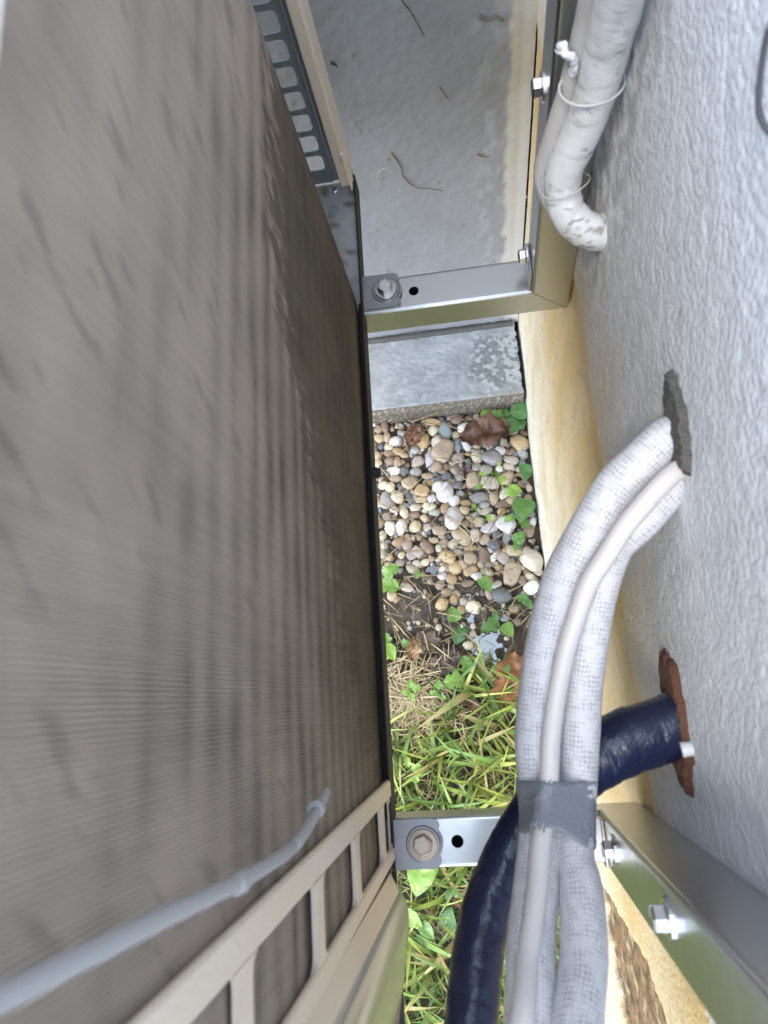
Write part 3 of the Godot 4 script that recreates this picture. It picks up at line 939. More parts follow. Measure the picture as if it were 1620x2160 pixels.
# ------------------------------------------------------------------ wall brackets
func brackets() -> void:
	for q in [[-0.4115, "far stainless wall bracket under the grey end of the unit, nearest the pebbles", 1], [0.1141, "near stainless wall bracket beside the taped pipes, over the grass", -1]]:
		var z: float = q[0]
		var t := thing("wall_bracket", q[1], "bracket", Vector3(-0.02, ARM - 0.041, z), "stainless brackets carrying the unit")
		var prof := round_rect(Vector2(-0.02, -CH), Vector2(0.02, 0.0), 0.0032, 4)   # (z, y) for the arm
		var arm := prism(prof, func(p: Vector2, s: float) -> Vector3: return Vector3(s, ARM + p.y, z + p.x),
			func(_p: Vector2) -> float: return -0.47, func(p: Vector2) -> float: return -CH - p.y - 0.0004)
		var c := CSGMesh3D.new()
		c.name = "arm"
		c.mesh = arm
		c.material = M["stainless"]
		t.add_child(c)
		c.position = -t.position
		for hx in [-0.1585, -0.30]:
			var cut := CSGCylinder3D.new()
			cut.name = "hole"
			cut.operation = CSGShape3D.OPERATION_SUBTRACTION
			cut.radius = 0.0052
			cut.height = 0.05
			cut.sides = 20
			cut.material = M["dull black"]  # hole walls coloured black to stand for the dark inside
			cut.position = Vector3(hx, ARM - 0.01, z)
			c.add_child(cut)
		var lp := round_rect(Vector2(-CH, -0.02), Vector2(0.0, 0.02), 0.0032, 4)     # (x, z) for the leg
		var leg := prism(lp, func(p: Vector2, s: float) -> Vector3: return Vector3(p.x, s, z + p.y),
			func(p: Vector2) -> float: return ARM - CH - p.x - CH + CH + 0.0004 - 0.0, func(_p: Vector2) -> float: return 1.17)
		obj("leg", leg, M["stainless"], t)
		# weld plate in the inner corner
		obj("corner_plate", box(Vector3(-CH - 0.0030, ARM + 0.0004, z - 0.0175), Vector3(-CH - 0.0002, ARM + 0.030, z + 0.0175), 0.0008), M["stainless"], t)
		var ys := [0.712, 0.912, 1.09] if z < 0.0 else [0.752, 0.922, 1.11]
		var dz := -0.004 if z < 0.0 else -0.003
		for y in ys:
			var face := -CH - (0.003 if y < ARM + 0.03 else 0.0)
			bolt(t, Vector3(face, y, z + dz), Vector3.LEFT, 0.0068, 0.0062, 0.0105, M["bright zinc"], M["bright zinc"])

# ------------------------------------------------------------------ pipes and cables
func pipes() -> void:
	var l1 := [Vector3(0.02, 0.936, -0.142), Vector3(-0.003, 0.933, -0.1375), Vector3(-0.018, 0.928, -0.127), Vector3(-0.034, 0.922, -0.115), Vector3(-0.048, 0.915, -0.097), Vector3(-0.060, 0.907, -0.080), Vector3(-0.069, 0.900, -0.065), Vector3(-0.080, 0.890, -0.036), Vector3(-0.088, 0.882, -0.006), Vector3(-0.094, 0.877, 0.024), Vector3(-0.096, 0.876, 0.049), Vector3(-0.096, 0.880, 0.067), Vector3(-0.100, 0.890, 0.088), Vector3(-0.105, 0.905, 0.106), Vector3(-0.110, 0.925, 0.123), Vector3(-0.114, 0.950, 0.146), Vector3(-0.122, 0.975, 0.175), Vector3(-0.150, 0.990, 0.215), Vector3(-0.245, 0.980, 0.255)]
	var l2 := [Vector3(0.02, 0.928, -0.122), Vector3(0.001, 0.925, -0.116), Vector3(-0.023, 0.918, -0.095), Vector3(-0.037, 0.910, -0.084), Vector3(-0.045, 0.902, -0.069), Vector3(-0.052, 0.893, -0.048), Vector3(-0.059, 0.886, -0.022), Vector3(-0.064, 0.880, 0.001), Vector3(-0.068, 0.876, 0.026), Vector3(-0.0725, 0.875, 0.050), Vector3(-0.0765, 0.880, 0.068), Vector3(-0.080, 0.892, 0.088), Vector3(-0.080, 0.903, 0.100), Vector3(-0.085, 0.930, 0.126), Vector3(-0.093, 0.955, 0.144), Vector3(-0.100, 0.985, 0.170), Vector3(-0.135, 1.020, 0.215), Vector3(-0.245, 1.022, 0.255)]
	var lc := [Vector3(0.02, 0.942, -0.124), Vector3(-0.001, 0.940, -0.117), Vector3(-0.012, 0.940, -0.110), Vector3(-0.025, 0.937, -0.098), Vector3(-0.035, 0.932, -0.088), Vector3(-0.045, 0.925, -0.075), Vector3(-0.056, 0.918, -0.061), Vector3(-0.064, 0.910, -0.044), Vector3(-0.072, 0.903, -0.025), Vector3(-0.080, 0.898, 0.000), Vector3(-0.086, 0.895, 0.024), Vector3(-0.090, 0.894, 0.048), Vector3(-0.094, 0.897, 0.065), Vector3(-0.099, 0.905, 0.080), Vector3(-0.103, 0.916, 0.096), Vector3(-0.112, 0.940, 0.122), Vector3(-0.118, 0.965, 0.140), Vector3(-0.130, 0.985, 0.170), Vector3(-0.160, 1.000, 0.210), Vector3(-0.245, 0.998, 0.235)]
	var pr := func(sd: float, r: float) -> Callable:
		return func(l: float, a: float, _t: float) -> float:
			var squeeze := 1.0 - 0.13 * exp(-pow((l - 0.255) / 0.02, 2.0))
			return r * squeeze * (1.0 + 0.025 * fine.get_noise_2d(l * 30.0 + sd, cos(a) * 1.5) + 0.015 * fine.get_noise_2d(l * 120.0, a * 2.0 + sd))
	var a := obj("insulated_pipe", tube(smooth_line(l1, 0.003), 28, pr.call(0.0, 0.0125)), M["quilted film"])
	tag(a, "white quilted insulated pipe on the side away from the wall, arching out of it", "pipe", "insulated pipes of the unit")
	var b := obj("insulated_pipe", tube(smooth_line(l2, 0.003), 28, pr.call(20.0, 0.0118)), M["quilted film"])
	tag(b, "white quilted insulated pipe on the wall side of the cord, torn film below the tape", "pipe", "insulated pipes of the unit")
	var cord := obj("power_cord", tube(smooth_line(lc, 0.004), 18, func(_l: float, _a: float, _t: float) -> float: return 0.0056), M["cord jacket"])
	tag(cord, "pinkish beige round cord lying between the white insulated pipes", "cord")
	# grey tape round the three
	tape(smooth_line(l1, 0.002), smooth_line(l2, 0.002), smooth_line(lc, 0.002))
	# black hose: out of the wall, under the pipes, towards the unit
	var lh := [Vector3(0.02, 0.836, 0.020), Vector3(0.0, 0.836, 0.0225), Vector3(-0.012, 0.8355, 0.026), Vector3(-0.032, 0.835, 0.031), Vector3(-0.054, 0.834, 0.040), Vector3(-0.080, 0.834, 0.057), Vector3(-0.103, 0.834, 0.079), Vector3(-0.121, 0.838, 0.103), Vector3(-0.134, 0.844, 0.128), Vector3(-0.142, 0.854, 0.153), Vector3(-0.147, 0.865, 0.179), Vector3(-0.155, 0.875, 0.215), Vector3(-0.185, 0.880, 0.250), Vector3(-0.250, 0.880, 0.280)]
	var h := obj("drain_hose", tube(smooth_line(lh, 0.0015), 32, func(l: float, ang: float, _t: float) -> float:
		var turn := fposmod(l / 0.016 - ang / TAU, 1.0)                     # overlapping turns of tape
		var ring := fposmod(l / 0.0042, 1.0)
		return lerpf(0.0200, 0.0150, smoothstep(0.06, 0.17, l)) + 0.0006 * smoothstep(0.0, 0.12, turn) - 0.0003 * turn + 0.0003 * absf(ring - 0.5) + 0.0007 * fine.get_noise_2d(l * 55.0, cos(ang) * 2.0)), M["hose wrap"])
	tag(h, "thick black tape-wrapped hose passing under the white pipes", "hose")
	var lens_line := smooth_line([Vector3(0.015, 0.856, 0.036), Vector3(0.0, 0.857, 0.0365), Vector3(-0.0065, 0.8565, 0.037)], 0.002)
	obj("foam_end", tube(lens_line, 14, func(l: float, g: float, _t: float) -> float: return 0.0046 * (1.0 + 0.15 * fine.get_noise_2d(l * 200.0, g))), M["white plastic"], h)
	wrapped_pipe()

func nearest(line: PackedVector3Array, z: float) -> int:
	var best := 0
	var bd := 1e9
	for i in line.size():
		if line[i].y > 0.96: continue
		var d := absf(line[i].z - z)
		if d < bd: bd = d; best = i
	return best

func tape(a: PackedVector3Array, b: PackedVector3Array, c: PackedVector3Array) -> void:
	var us := steps(0.0, 1.0, 1.0 / 26.0)
	var vs := steps(0.0, TAU, TAU / 72.0)
	var fn := func(s: float, ang: float) -> Array:
		var ragged := 0.004 * fine.get_noise_2d(cos(ang) * 3.0, sin(ang) * 3.0) * (1.0 if s < 0.5 else 2.2)
		var z := lerpf(0.0490, 0.0815, s) + ragged * absf(s - 0.5) * 2.0
		var i := nearest(a, z)
		var t := (a[i + 1] - a[i - 1]).normalized()
		var side := Vector3(1, 0, 0)
		side = (side - t * side.dot(t)).normalized()
		var over := t.cross(side).normalized()
		if over.y < 0.0: over = -over
		var ps := [a[i], b[nearest(b, z)], c[nearest(c, z)]]
		var rs := [0.0114, 0.0108, 0.0060]
		var mid: Vector3 = (ps[0] + ps[1]) * 0.5
		var d := side * cos(ang) + over * sin(ang)
		# the stretched band is the hull of the three round sections
		var far := func(g: float) -> float:
			var e := side * cos(g) + over * sin(g)
			var h := 0.0
			for k in 3: h = maxf(h, (ps[k] - mid).dot(e) + rs[k])
			return h
		var reach: float = far.call(ang)
		var slope: float = (far.call(ang + 0.05) - far.call(ang - 0.05)) / 0.1
		reach += 0.0010 + 0.0004 * fine.get_noise_2d(z * 300.0 + ang, ang * 3.0)
		if s < 0.02 or s > 0.98: reach -= 0.0012
		return [mid + d * reach + (over * cos(ang) - side * sin(ang)) * slope, Color.WHITE]
	var o := obj("tape", sheet(us, vs, fn, false, false), M["duct tape"])
	tag(o, "grey tape band binding the two insulated pipes and the cord", "tape")

func wrapped_pipe() -> void:
	var t := thing("wrapped_pipe", "dirty white wrapped pipe with an elbow into the wall beside the far bracket", "pipe", Vector3(-0.02, 0.846, -0.337))
	var p := [Vector3(0.02, 0.842, -0.336), Vector3(0.0003, 0.8461, -0.3366), Vector3(-0.0111, 0.8510, -0.3362), Vector3(-0.0212, 0.8574, -0.3400), Vector3(-0.0285, 0.8657, -0.3468), Vector3(-0.0315, 0.8767, -0.3540), Vector3(-0.0310, 0.8961, -0.3590), Vector3(-0.0237, 0.9215, -0.3606), Vector3(-0.0180, 0.9549, -0.3608), Vector3(-0.0160, 0.9900, -0.3573), Vector3(-0.0172, 1.0290, -0.3468), Vector3(-0.0191, 1.0627, -0.3353), Vector3(-0.0224, 1.0980, -0.3289), Vector3(-0.022, 1.30, -0.325)]
	var line := smooth_line(p, 0.0016)
	var colour := func(l: float, a: float, q: Vector3) -> Color:
		var n := fine.get_noise_3d(q.x * 60.0, q.y * 60.0, q.z * 60.0)
		var b := broad.get_noise_3d(q.x * 22.0, q.y * 22.0, q.z * 22.0)
		var c := Color(0.70, 0.705, 0.72) * (1.0 + 0.06 * n)
		var turn := fposmod(l / 0.030 + a / TAU + 0.08 * b, 1.0)
		var joint := smoothstep(0.07, 0.0, minf(turn, 1.0 - turn)) * smoothstep(-0.1, 0.25, b + 0.4 * n)
		var crack := smoothstep(0.10, 0.02, absf(fine.get_noise_3d(q.x * 45.0 + 9.0, q.y * 70.0, q.z * 45.0))) * smoothstep(0.0, 0.22, broad.get_noise_3d(q.x * 30.0, q.y * 30.0 + 5.0, q.z * 30.0))
		return c.lerp(Color(0.16, 0.145, 0.13), clampf(joint * 0.55 + crack * (0.75 if l < 0.13 else 0.4), 0.0, 0.9))
	var main := obj("pipe", tube(line, 28, func(l: float, a: float, _t: float) -> float:
		var turn := fposmod(l / 0.030 + a / TAU, 1.0)
		var wr := 0.0005 * smoothstep(0.0, 0.10, turn) - 0.0003 * turn
		var crease := 0.0008 * fine.get_noise_2d(l * 110.0, cos(a) * 2.0) * (1.0 if l < 0.085 else 0.25)
		return 0.0128 + wr + crease + 0.0006 * broad.get_noise_2d(l * 25.0, sin(a) * 2.0), colour, true, Vector3(0.2, 0.3, 0.9)), M["pipe wrap"], t)
	# the thinner line wrapped alongside on the gap side
	var q := [Vector3(-0.0300, 0.8560, -0.3490), Vector3(-0.0376, 0.8618, -0.3555), Vector3(-0.0440, 0.8762, -0.3640), Vector3(-0.0449, 0.8881, -0.3680), Vector3(-0.0398, 0.9139, -0.3705), Vector3(-0.0337, 0.9476, -0.3707), Vector3(-0.0300, 0.9825, -0.3678), Vector3(-0.0294, 1.0214, -0.3580), Vector3(-0.0305, 1.0552, -0.3482), Vector3(-0.0336, 1.0923, -0.3408), Vector3(-0.033, 1.30, -0.336)]
	obj("side_line", tube(smooth_line(q, 0.003), 16, func(l: float, a: float, _t: float) -> float: return 0.0066 * (1.0 + 0.05 * fine.get_noise_2d(l * 60.0, a)), func(_l: float, _a: float, v: Vector3) -> Color: return Color(0.50, 0.48, 0.47) * (1.0 + 0.12 * fine.get_noise_3d(v.x * 60.0, v.y * 60.0, v.z * 60.0))), M["pipe wrap"], main)
	# cable tie with its twisted tail
	var tie := thing("cable_tie", "crumpled white cable tie round the dirty wrapped pipe", "cable tie", Vector3(-0.04, 0.99, -0.335))
	var ring := []
	var c := Vector3(-0.0205, 0.9620, -0.3618)
	var axis := Vector3(0.004, 0.035, 0.002).normalized()
	var ux := axis.cross(Vector3(0, 0, 1)).normalized()
	var uz := ux.cross(axis).normalized()
	for k in 25:
		var a := TAU * k / 24.0
		ring.append(c + (ux * cos(a) * 0.0195 + uz * sin(a) * 0.0150) + axis * 0.003 * cos(a))
	obj("band", tube(smooth_line(ring, 0.003), 8, func(l: float, _a: float, _t: float) -> float: return 0.0009 + 0.0003 * fine.get_noise_1d(l * 200.0), null, false), M["tie plastic"], tie)
	var tail := smooth_line([Vector3(-0.0335, 0.975, -0.3595), Vector3(-0.0348, 0.9871, -0.3572), Vector3(-0.0395, 0.9926, -0.3558), Vector3(-0.0432, 0.9943, -0.3600), Vector3(-0.0415, 0.9975, -0.3570)], 0.001)
	obj("tail", tube(tail, 8, func(l: float, a: float, _t: float) -> float: return 0.0026 * (1.0 + 0.6 * fine.get_noise_2d(l * 260.0, a * 1.5))), M["white plastic"], tie)
	# second tie lower down: loose thin loops
	var loop := thing("cable_tie", "thin clear tie looped loosely below the crease of the wrapped pipe", "cable tie", Vector3(-0.03, 0.875, -0.35))
	var lp := []
	for k in 25:
		var a := TAU * k / 24.0
		lp.append(Vector3(-0.031, 0.886, -0.3560) + Vector3(cos(a) * 0.0180, sin(a * 2.0) * 0.004, sin(a) * 0.0140))
	obj("band", tube(smooth_line(lp, 0.003), 6, func(_l: float, _a: float, _t: float) -> float: return 0.0004, null, false), M["tie plastic"], loop)
	obj("tail", tube(smooth_line([Vector3(-0.058, 0.879, -0.352), Vector3(-0.064, 0.884, -0.358), Vector3(-0.067, 0.893, -0.366)], 0.003), 6, func(_l: float, _a: float, _t: float) -> float: return 0.0007), M["tie plastic"], loop)

# ------------------------------------------------------------------ pebbles
# each row: x z length width turn (mm, mm, mm, mm, degrees), by colour
const PEBBLES := {
	"R": "-282 -541 27 15 84,-311 -505 21 19 7,-277 -484 24 16 27,-277 -466 21 17 6,-137 -541 25 24 28,-113 -540 17 11 7,-167 -445 16 16 95,-177 -436 18 12 27,-65 -357 29 17 170,-24 -395 24 14 6" + ",-236 -352 20 14 6,-139 -325 17 17 16,-22 -298 24 20 115,-217 -286 31 21 55,-110 -261 33 25 105,-145 -210 23 13 175,-65 -157 19 15 4,-62 -132 16 16 94,-67 -155 16 13 4",
	"T": "-296 -536 16 15 7,-296 -518 22 19 37,-280 -517 22 17 75,-304 -482 21 18 17,-247 -476 18 12 17,-262 -463 19 16 65,-170 -478 49 41 129,-186 -444 25 19 134,-149 -436 22 21 96,-204 -428 24 14 6" + ",-267 -430 25 16 16,-239 -417 34 26 176,-221 -381 25 13 6,-255 -375 18 10 6,-117 -410 33 27 114,-53 -406 31 23 155,-81 -371 28 18 100,-47 -363 28 18 177,-139 -353 17 11 6,-139 -351 18 17 26" + ",-130 -334 18 12 46,-114 -325 23 22 115,-148 -301 43 27 46,-106 -291 22 19 156,-236 -329 24 23 135,-191 -316 27 19 16,-186 -304 17 10 16,-203 -298 20 12 5,-184 -290 21 18 155,-252 -307 20 13 74" + ",-137 -257 27 24 46,-151 -246 22 16 56,-181 -240 13 13 95,-62 -222 46 31 111,-53 -265 40 22 6,-106 -213 21 16 35,-196 -212 20 16 134,-186 -197 21 17 155,-289 -198 20 19 64,-281 -192 15 13 5",
	"P": "-311 -531 22 13 84,-143 -459 25 20 17,-290 -355 21 18 74,-234 -278 24 19 50,-247 -275 21 21 55,-74 -252 26 21 56,-259 -212 26 17 24",
	"G": "-246 -522 24 14 27,-77 -451 39 30 17,-17 -452 18 18 68,-227 -439 23 18 6,-142 -419 19 17 6,-108 -435 18 16 6,-90 -428 23 20 48,-290 -388 36 24 93,-145 -387 18 13 5,-107 -374 37 22 6" + ",-100 -359 19 14 6,-197 -352 20 13 6,-119 -341 14 13 96,-65 -292 25 17 115,-152 -281 15 13 5,-159 -271 18 13 5,-106 -242 15 13 5,-128 -71 23 21 4,-175 -73 16 14 94,-83 -141 18 14 4",
	"W": "-263 -507 26 21 165,-125 -521 26 18 160,-123 -481 35 13 67,-199 -464 28 18 99,-59 -463 21 19 6,-52 -512 17 15 97,-271 -446 27 17 6,-199 -381 20 17 16,-186 -402 24 23 175,-172 -391 41 31 104" + ",-157 -372 22 21 6,-284 -330 30 21 79,-263 -330 32 21 99,-56 -344 13 10 6,-65 -317 39 31 37,-192 -242 14 11 5,-192 -228 17 16 5,-128 -223 22 16 25,-94 -254 18 13 125,-30 -191 29 24 155",
	"C": "-278 -497 18 14 7,-304 -464 22 19 6,-186 -522 22 21 7,-180 -498 26 23 124,-105 -456 27 20 86,-222 -459 27 22 134,-51 -484 21 15 87,-41 -442 28 16 17,-46 -430 24 16 17,-280 -413 20 20 155" + ",-293 -419 20 17 174,-265 -391 26 24 46,-232 -367 23 15 175,-205 -365 24 17 26,-86 -402 37 25 17,-58 -378 27 19 139,-255 -358 23 17 84,-258 -367 17 14 6,-215 -359 13 10 26,-100 -347 28 13 170" + ",-123 -300 25 18 90,-166 -288 22 18 114,-221 -257 16 14 155,-236 -255 22 16 25,-249 -247 21 16 35,-109 -229 26 14 20,-24 -242 46 36 57,-32 -213 19 17 26,-156 -177 20 19 95,-140 -165 28 25 5" + ",-143 -130 14 11 95,-145 -116 14 14 4,-154 -97 21 17 4",
	"O": "-258 -485 26 16 27,-186 -539 32 15 7,-210 -502 34 29 144,-22 -476 37 30 38,-217 -398 29 24 26,-136 -366 20 13 6,-200 -414 17 14 4,-311 -385 25 14 3,-176 -360 22 16 124,-69 -341 17 17 6" + ",-270 -300 25 18 175,-134 -277 25 14 5,-179 -264 31 25 30,-209 -262 14 11 5,-166 -242 26 24 65,-175 -222 24 20 45,-138 -233 27 16 160,-195 -175 27 23 145,-174 -182 17 16 125,-162 -162 15 15 94",
	"B": "-163 -519 36 25 81,-140 -485 31 18 90,-186 -419 22 13 11,-167 -424 18 17 6,-207 -244 21 16 89",
	"D": "-249 -444 19 18 96,-293 -452 18 17 144,-243 -390 36 16 75,-255 -401 20 16 165,-151 -403 24 16 6,-82 -297 19 18 5,-88 -279 22 22 36,-85 -182 35 28 20",
	"L": "-162 -339 48 32 100,-96 -312 32 20 170",
}

const TONES := {
	"R": ["brown", Color(0.27, 0.19, 0.135)], "T": ["tan", Color(0.44, 0.345, 0.235)], "P": ["pinkish", Color(0.42, 0.345, 0.30)],
	"G": ["grey", Color(0.37, 0.355, 0.32)], "W": ["white", Color(0.74, 0.72, 0.67)], "C": ["cream", Color(0.60, 0.53, 0.40)],
	"O": ["orange-brown", Color(0.43, 0.30, 0.165)], "B": ["blue-grey", Color(0.20, 0.235, 0.255)], "D": ["charcoal", Color(0.135, 0.135, 0.14)],
	"L": ["lilac-white", Color(0.55, 0.51, 0.50)],
}

func pebble_mesh(sd: int) -> ArrayMesh:
	# a worn stone, one unit long, one wide, one high, resting round the origin
	var us := steps(0.0, TAU, TAU / 18.0)
	var vs := steps(-PI / 2, PI / 2, PI / 13.0)
	var o := Vector3(sd * 17.3, sd * 5.1, sd * 9.7)
	var r := RandomNumberGenerator.new()
	r.seed = sd
	var pw := r.randf_range(0.72, 1.0)
	var lop := r.randf_range(-0.25, 0.25)
	var cuts := []
	for k in (sd % 5):
		cuts.append([Vector3(r.randf_range(-1, 1), r.randf_range(-0.2, 1), r.randf_range(-1, 1)).normalized(), r.randf_range(0.37, 0.46)])
	var fn := func(a: float, b: float) -> Array:
		var d := Vector3(sin(b), cos(b) * sin(a), cos(b) * cos(a))      # the poles at the ends of the stone
		var e := Vector3(signf(d.x) * pow(absf(d.x), pw), signf(d.y) * pow(absf(d.y), pw), signf(d.z) * pow(absf(d.z), pw))
		var s := 0.5 * (1.0 + 0.16 * broad.get_noise_3dv(d * 1.1 + o) + 0.07 * broad.get_noise_3dv(d * 2.6 + o))
		var p := e * s
		p.z *= 1.0 + lop * p.x * 1.6
		for c in cuts:
			var over: float = p.dot(c[0]) - c[1]
			if over > 0.0: p -= (c[0] as Vector3) * over * 0.85
		var n := fine.get_noise_3dv(d * 2.4 + o)
		var vein := smoothstep(0.06, 0.0, absf(fine.get_noise_3dv(d * Vector3(1.2, 2.2, 0.9) + o * 2.0))) * 0.35 * float(sd % 3 == 0)
		var c2 := Color(1, 1, 1) * (0.96 + 0.30 * n)
		c2 = c2.lerp(Color(0.62, 0.48, 0.36), clampf(fine.get_noise_3dv(d * 5.0 + o) * 1.2 - 0.2, 0.0, 0.55))
		c2 = c2.lerp(Color(1.25, 1.2, 1.1), vein)
		return [p, Color(c2.r, c2.g, c2.b)]
	return sheet(us, vs, fn, true)

func pebbles() -> void:
	var shapes := []
	for k in 14: shapes.append(pebble_mesh(k + 1))
	var r := RandomNumberGenerator.new()
	r.seed = 21
	var paints := {}
	for t in TONES:
		paints[t] = []
		for k in 4:
			var c: Color = TONES[t][1]
			var j := 0.86 + 0.12 * k
			var m := vmat("stone %s %d" % [t, k], 0.36 + 0.06 * (k % 3))
			m.albedo_color = (Color(c.r * j, c.g * (j + 0.02 * (k - 1.5)), c.b * (j - 0.03 * (k - 1.5)))).linear_to_srgb()
			m.heightmap_enabled = true
			m.heightmap_texture = bumps["grain"]
			m.heightmap_scale = 0.02
			m.uv1_triplanar = true
			m.uv1_world_triplanar = true
			m.uv1_scale = Vector3.ONE * 16.0
			paints[t].append(m)
	var all := []
	for t in PEBBLES:
		for row in (PEBBLES[t] as String).split(","):
			var v := row.split_floats(" ")
			all.append([t, v[0] / 1000.0, v[1] / 1000.0, v[2] / 1000.0, v[3] / 1000.0, deg_to_rad(v[4]), true])
	# smaller stones between them
	var names := "RTTPGGCCOTRWBDTC"
	var tries := 0
	while all.size() < 292 and tries < 6000:
		tries += 1
		var x := r.randf_range(-0.335, -0.006)
		var z := r.randf_range(-0.548, -0.17)
		if Vector2((x + 0.25) / 0.075, (z + 0.19) / 0.055).length() < 1.0: continue
		if Vector2((x + 0.14) / 0.03, (z + 0.165) / 0.04).length() < 1.0: continue
		if z > -0.24 and r.randf() < 0.4: continue
		var l := r.randf_range(0.011, 0.021)
		var free := true
		for p in all:
			if Vector2(x - p[1], z - p[2]).length() < (p[3] + l) * 0.36:
				free = false
				break
		if free: all.append([names[r.randi() % names.length()], x, z, l, l * r.randf_range(0.65, 0.95), r.randf() * PI, false])
	all.sort_custom(func(a, b): return a[3] < b[3])
	# words that find each stone: its size, colour, the big stone next to it, and where it lies
	var words := []
	var said := {}
	for i in all.size():
		var p: Array = all[i]
		var size := "tiny" if p[3] < 0.015 else "small" if p[3] < 0.021 else "medium" if p[3] < 0.028 else "large" if p[3] < 0.038 else "biggest-sized"
		var form := "round" if p[4] > p[3] * 0.85 else "oval" if p[4] > p[3] * 0.64 else "long"
		words.append("%s %s %s" % [size, form, TONES[p[0]][0]])
	for i in all.size():
		var p: Array = all[i]
		var near := -1
		var nd := 1e9
		for k in all.size():
			if k == i or all[k][3] < 0.020: continue
			var d: float = Vector2(p[1] - all[k][1], p[2] - all[k][2]).length() - all[k][3] * 0.5
			if d < nd: nd = d; near = k
		var z: float = p[2]
		var x: float = p[1]
		var spot := "beside the step" if z < -0.49 else "near the puddle" if z > -0.24 else "by the wall" if x > -0.09 else "by the unit" if x < -0.23 else "mid-bed"
		var label := "%s pebble, %s, beside a %s one" % [words[i], spot, words[near]]
		var hgt: float = p[4] * (0.72 if r.randf() < 0.5 else 0.60)
		var y := soil_height(x, z) + hgt * 0.40
		# stones that lie on others sit a little higher
		for k in i:
			var d: float = Vector2(x - all[k][1], z - all[k][2]).length()
			if d < (p[4] + all[k][4]) * 0.30: y = maxf(y, soil_height(x, z) + hgt * 0.42 + all[k][4] * 0.22)
		if x > -0.008 - p[4] * 0.45: x = -0.008 - p[4] * 0.45
		var o := MeshInstance3D.new()
		o.mesh = shapes[r.randi() % shapes.size()]
		o.set_surface_override_material(0, paints[p[0]][r.randi() % 4])
		o.name = numbered("pebble")
		var b := Basis(Vector3.UP, -p[5] + (PI if r.randf() < 0.5 else 0.0)) * Basis(Vector3.RIGHT, r.randf_range(-0.18, 0.18)) * Basis(Vector3.BACK, r.randf_range(-0.14, 0.14))
		o.transform = Transform3D(b * Basis.from_scale(Vector3(p[3] * 1.04, hgt, p[4] * 1.04)), Vector3(x, y, z))
		add_child(o, true)
		if said.has(label):       # two alike: tell them apart by the wall
			var other: Node = said[label]
			var nearer := x > (other as Node3D).position.x
			other.set_meta("label", label + (", unit side" if nearer else ", wall side"))
			label += ", wall side" if nearer else ", unit side"
		else:
			said[label] = o
		tag(o, label, "pebble", "river pebbles in the bed along the wall")
	# finer gravel that fills the gaps, past counting
	var mm := MultiMesh.new()
	mm.transform_format = MultiMesh.TRANSFORM_3D
	mm.use_colors = true
	mm.mesh = shapes[3]
	var at := []
	for k in 2600:
		var x := r.randf_range(-0.62, -0.006)
		var z := r.randf_range(-0.55, -0.10)
		if z > -0.22 and r.randf() < 0.75: continue
		var l := r.randf_range(0.006, 0.014) if x > -0.34 else r.randf_range(0.008, 0.028)
		var b := Basis(Vector3.UP, r.randf() * TAU) * Basis.from_scale(Vector3(l, l * 0.6, l * r.randf_range(0.6, 0.95)))
		var tone: Color = TONES[names[r.randi() % names.length()]][1]
		at.append([Transform3D(b, Vector3(x, soil_height(x, z) + l * 0.15, z)), tone * r.randf_range(0.65, 1.0)])
	mm.instance_count = at.size()
	for k in at.size():
		mm.set_instance_transform(k, at[k][0])
		mm.set_instance_color(k, at[k][1])
	var gm := vmat("gravel", 0.55)
	stuff("gravel", mm, gm, "fine wet gravel between the pebbles")

func stuff(called: String, mm: MultiMesh, m: Material, label: String, parent: Node = self) -> void:
	var o := MultiMeshInstance3D.new()
	o.name = numbered(called, null if parent == self else parent)
	o.multimesh = mm
	o.material_override = m
	parent.add_child(o, true)
	tag(o, label, "", "", "stuff")

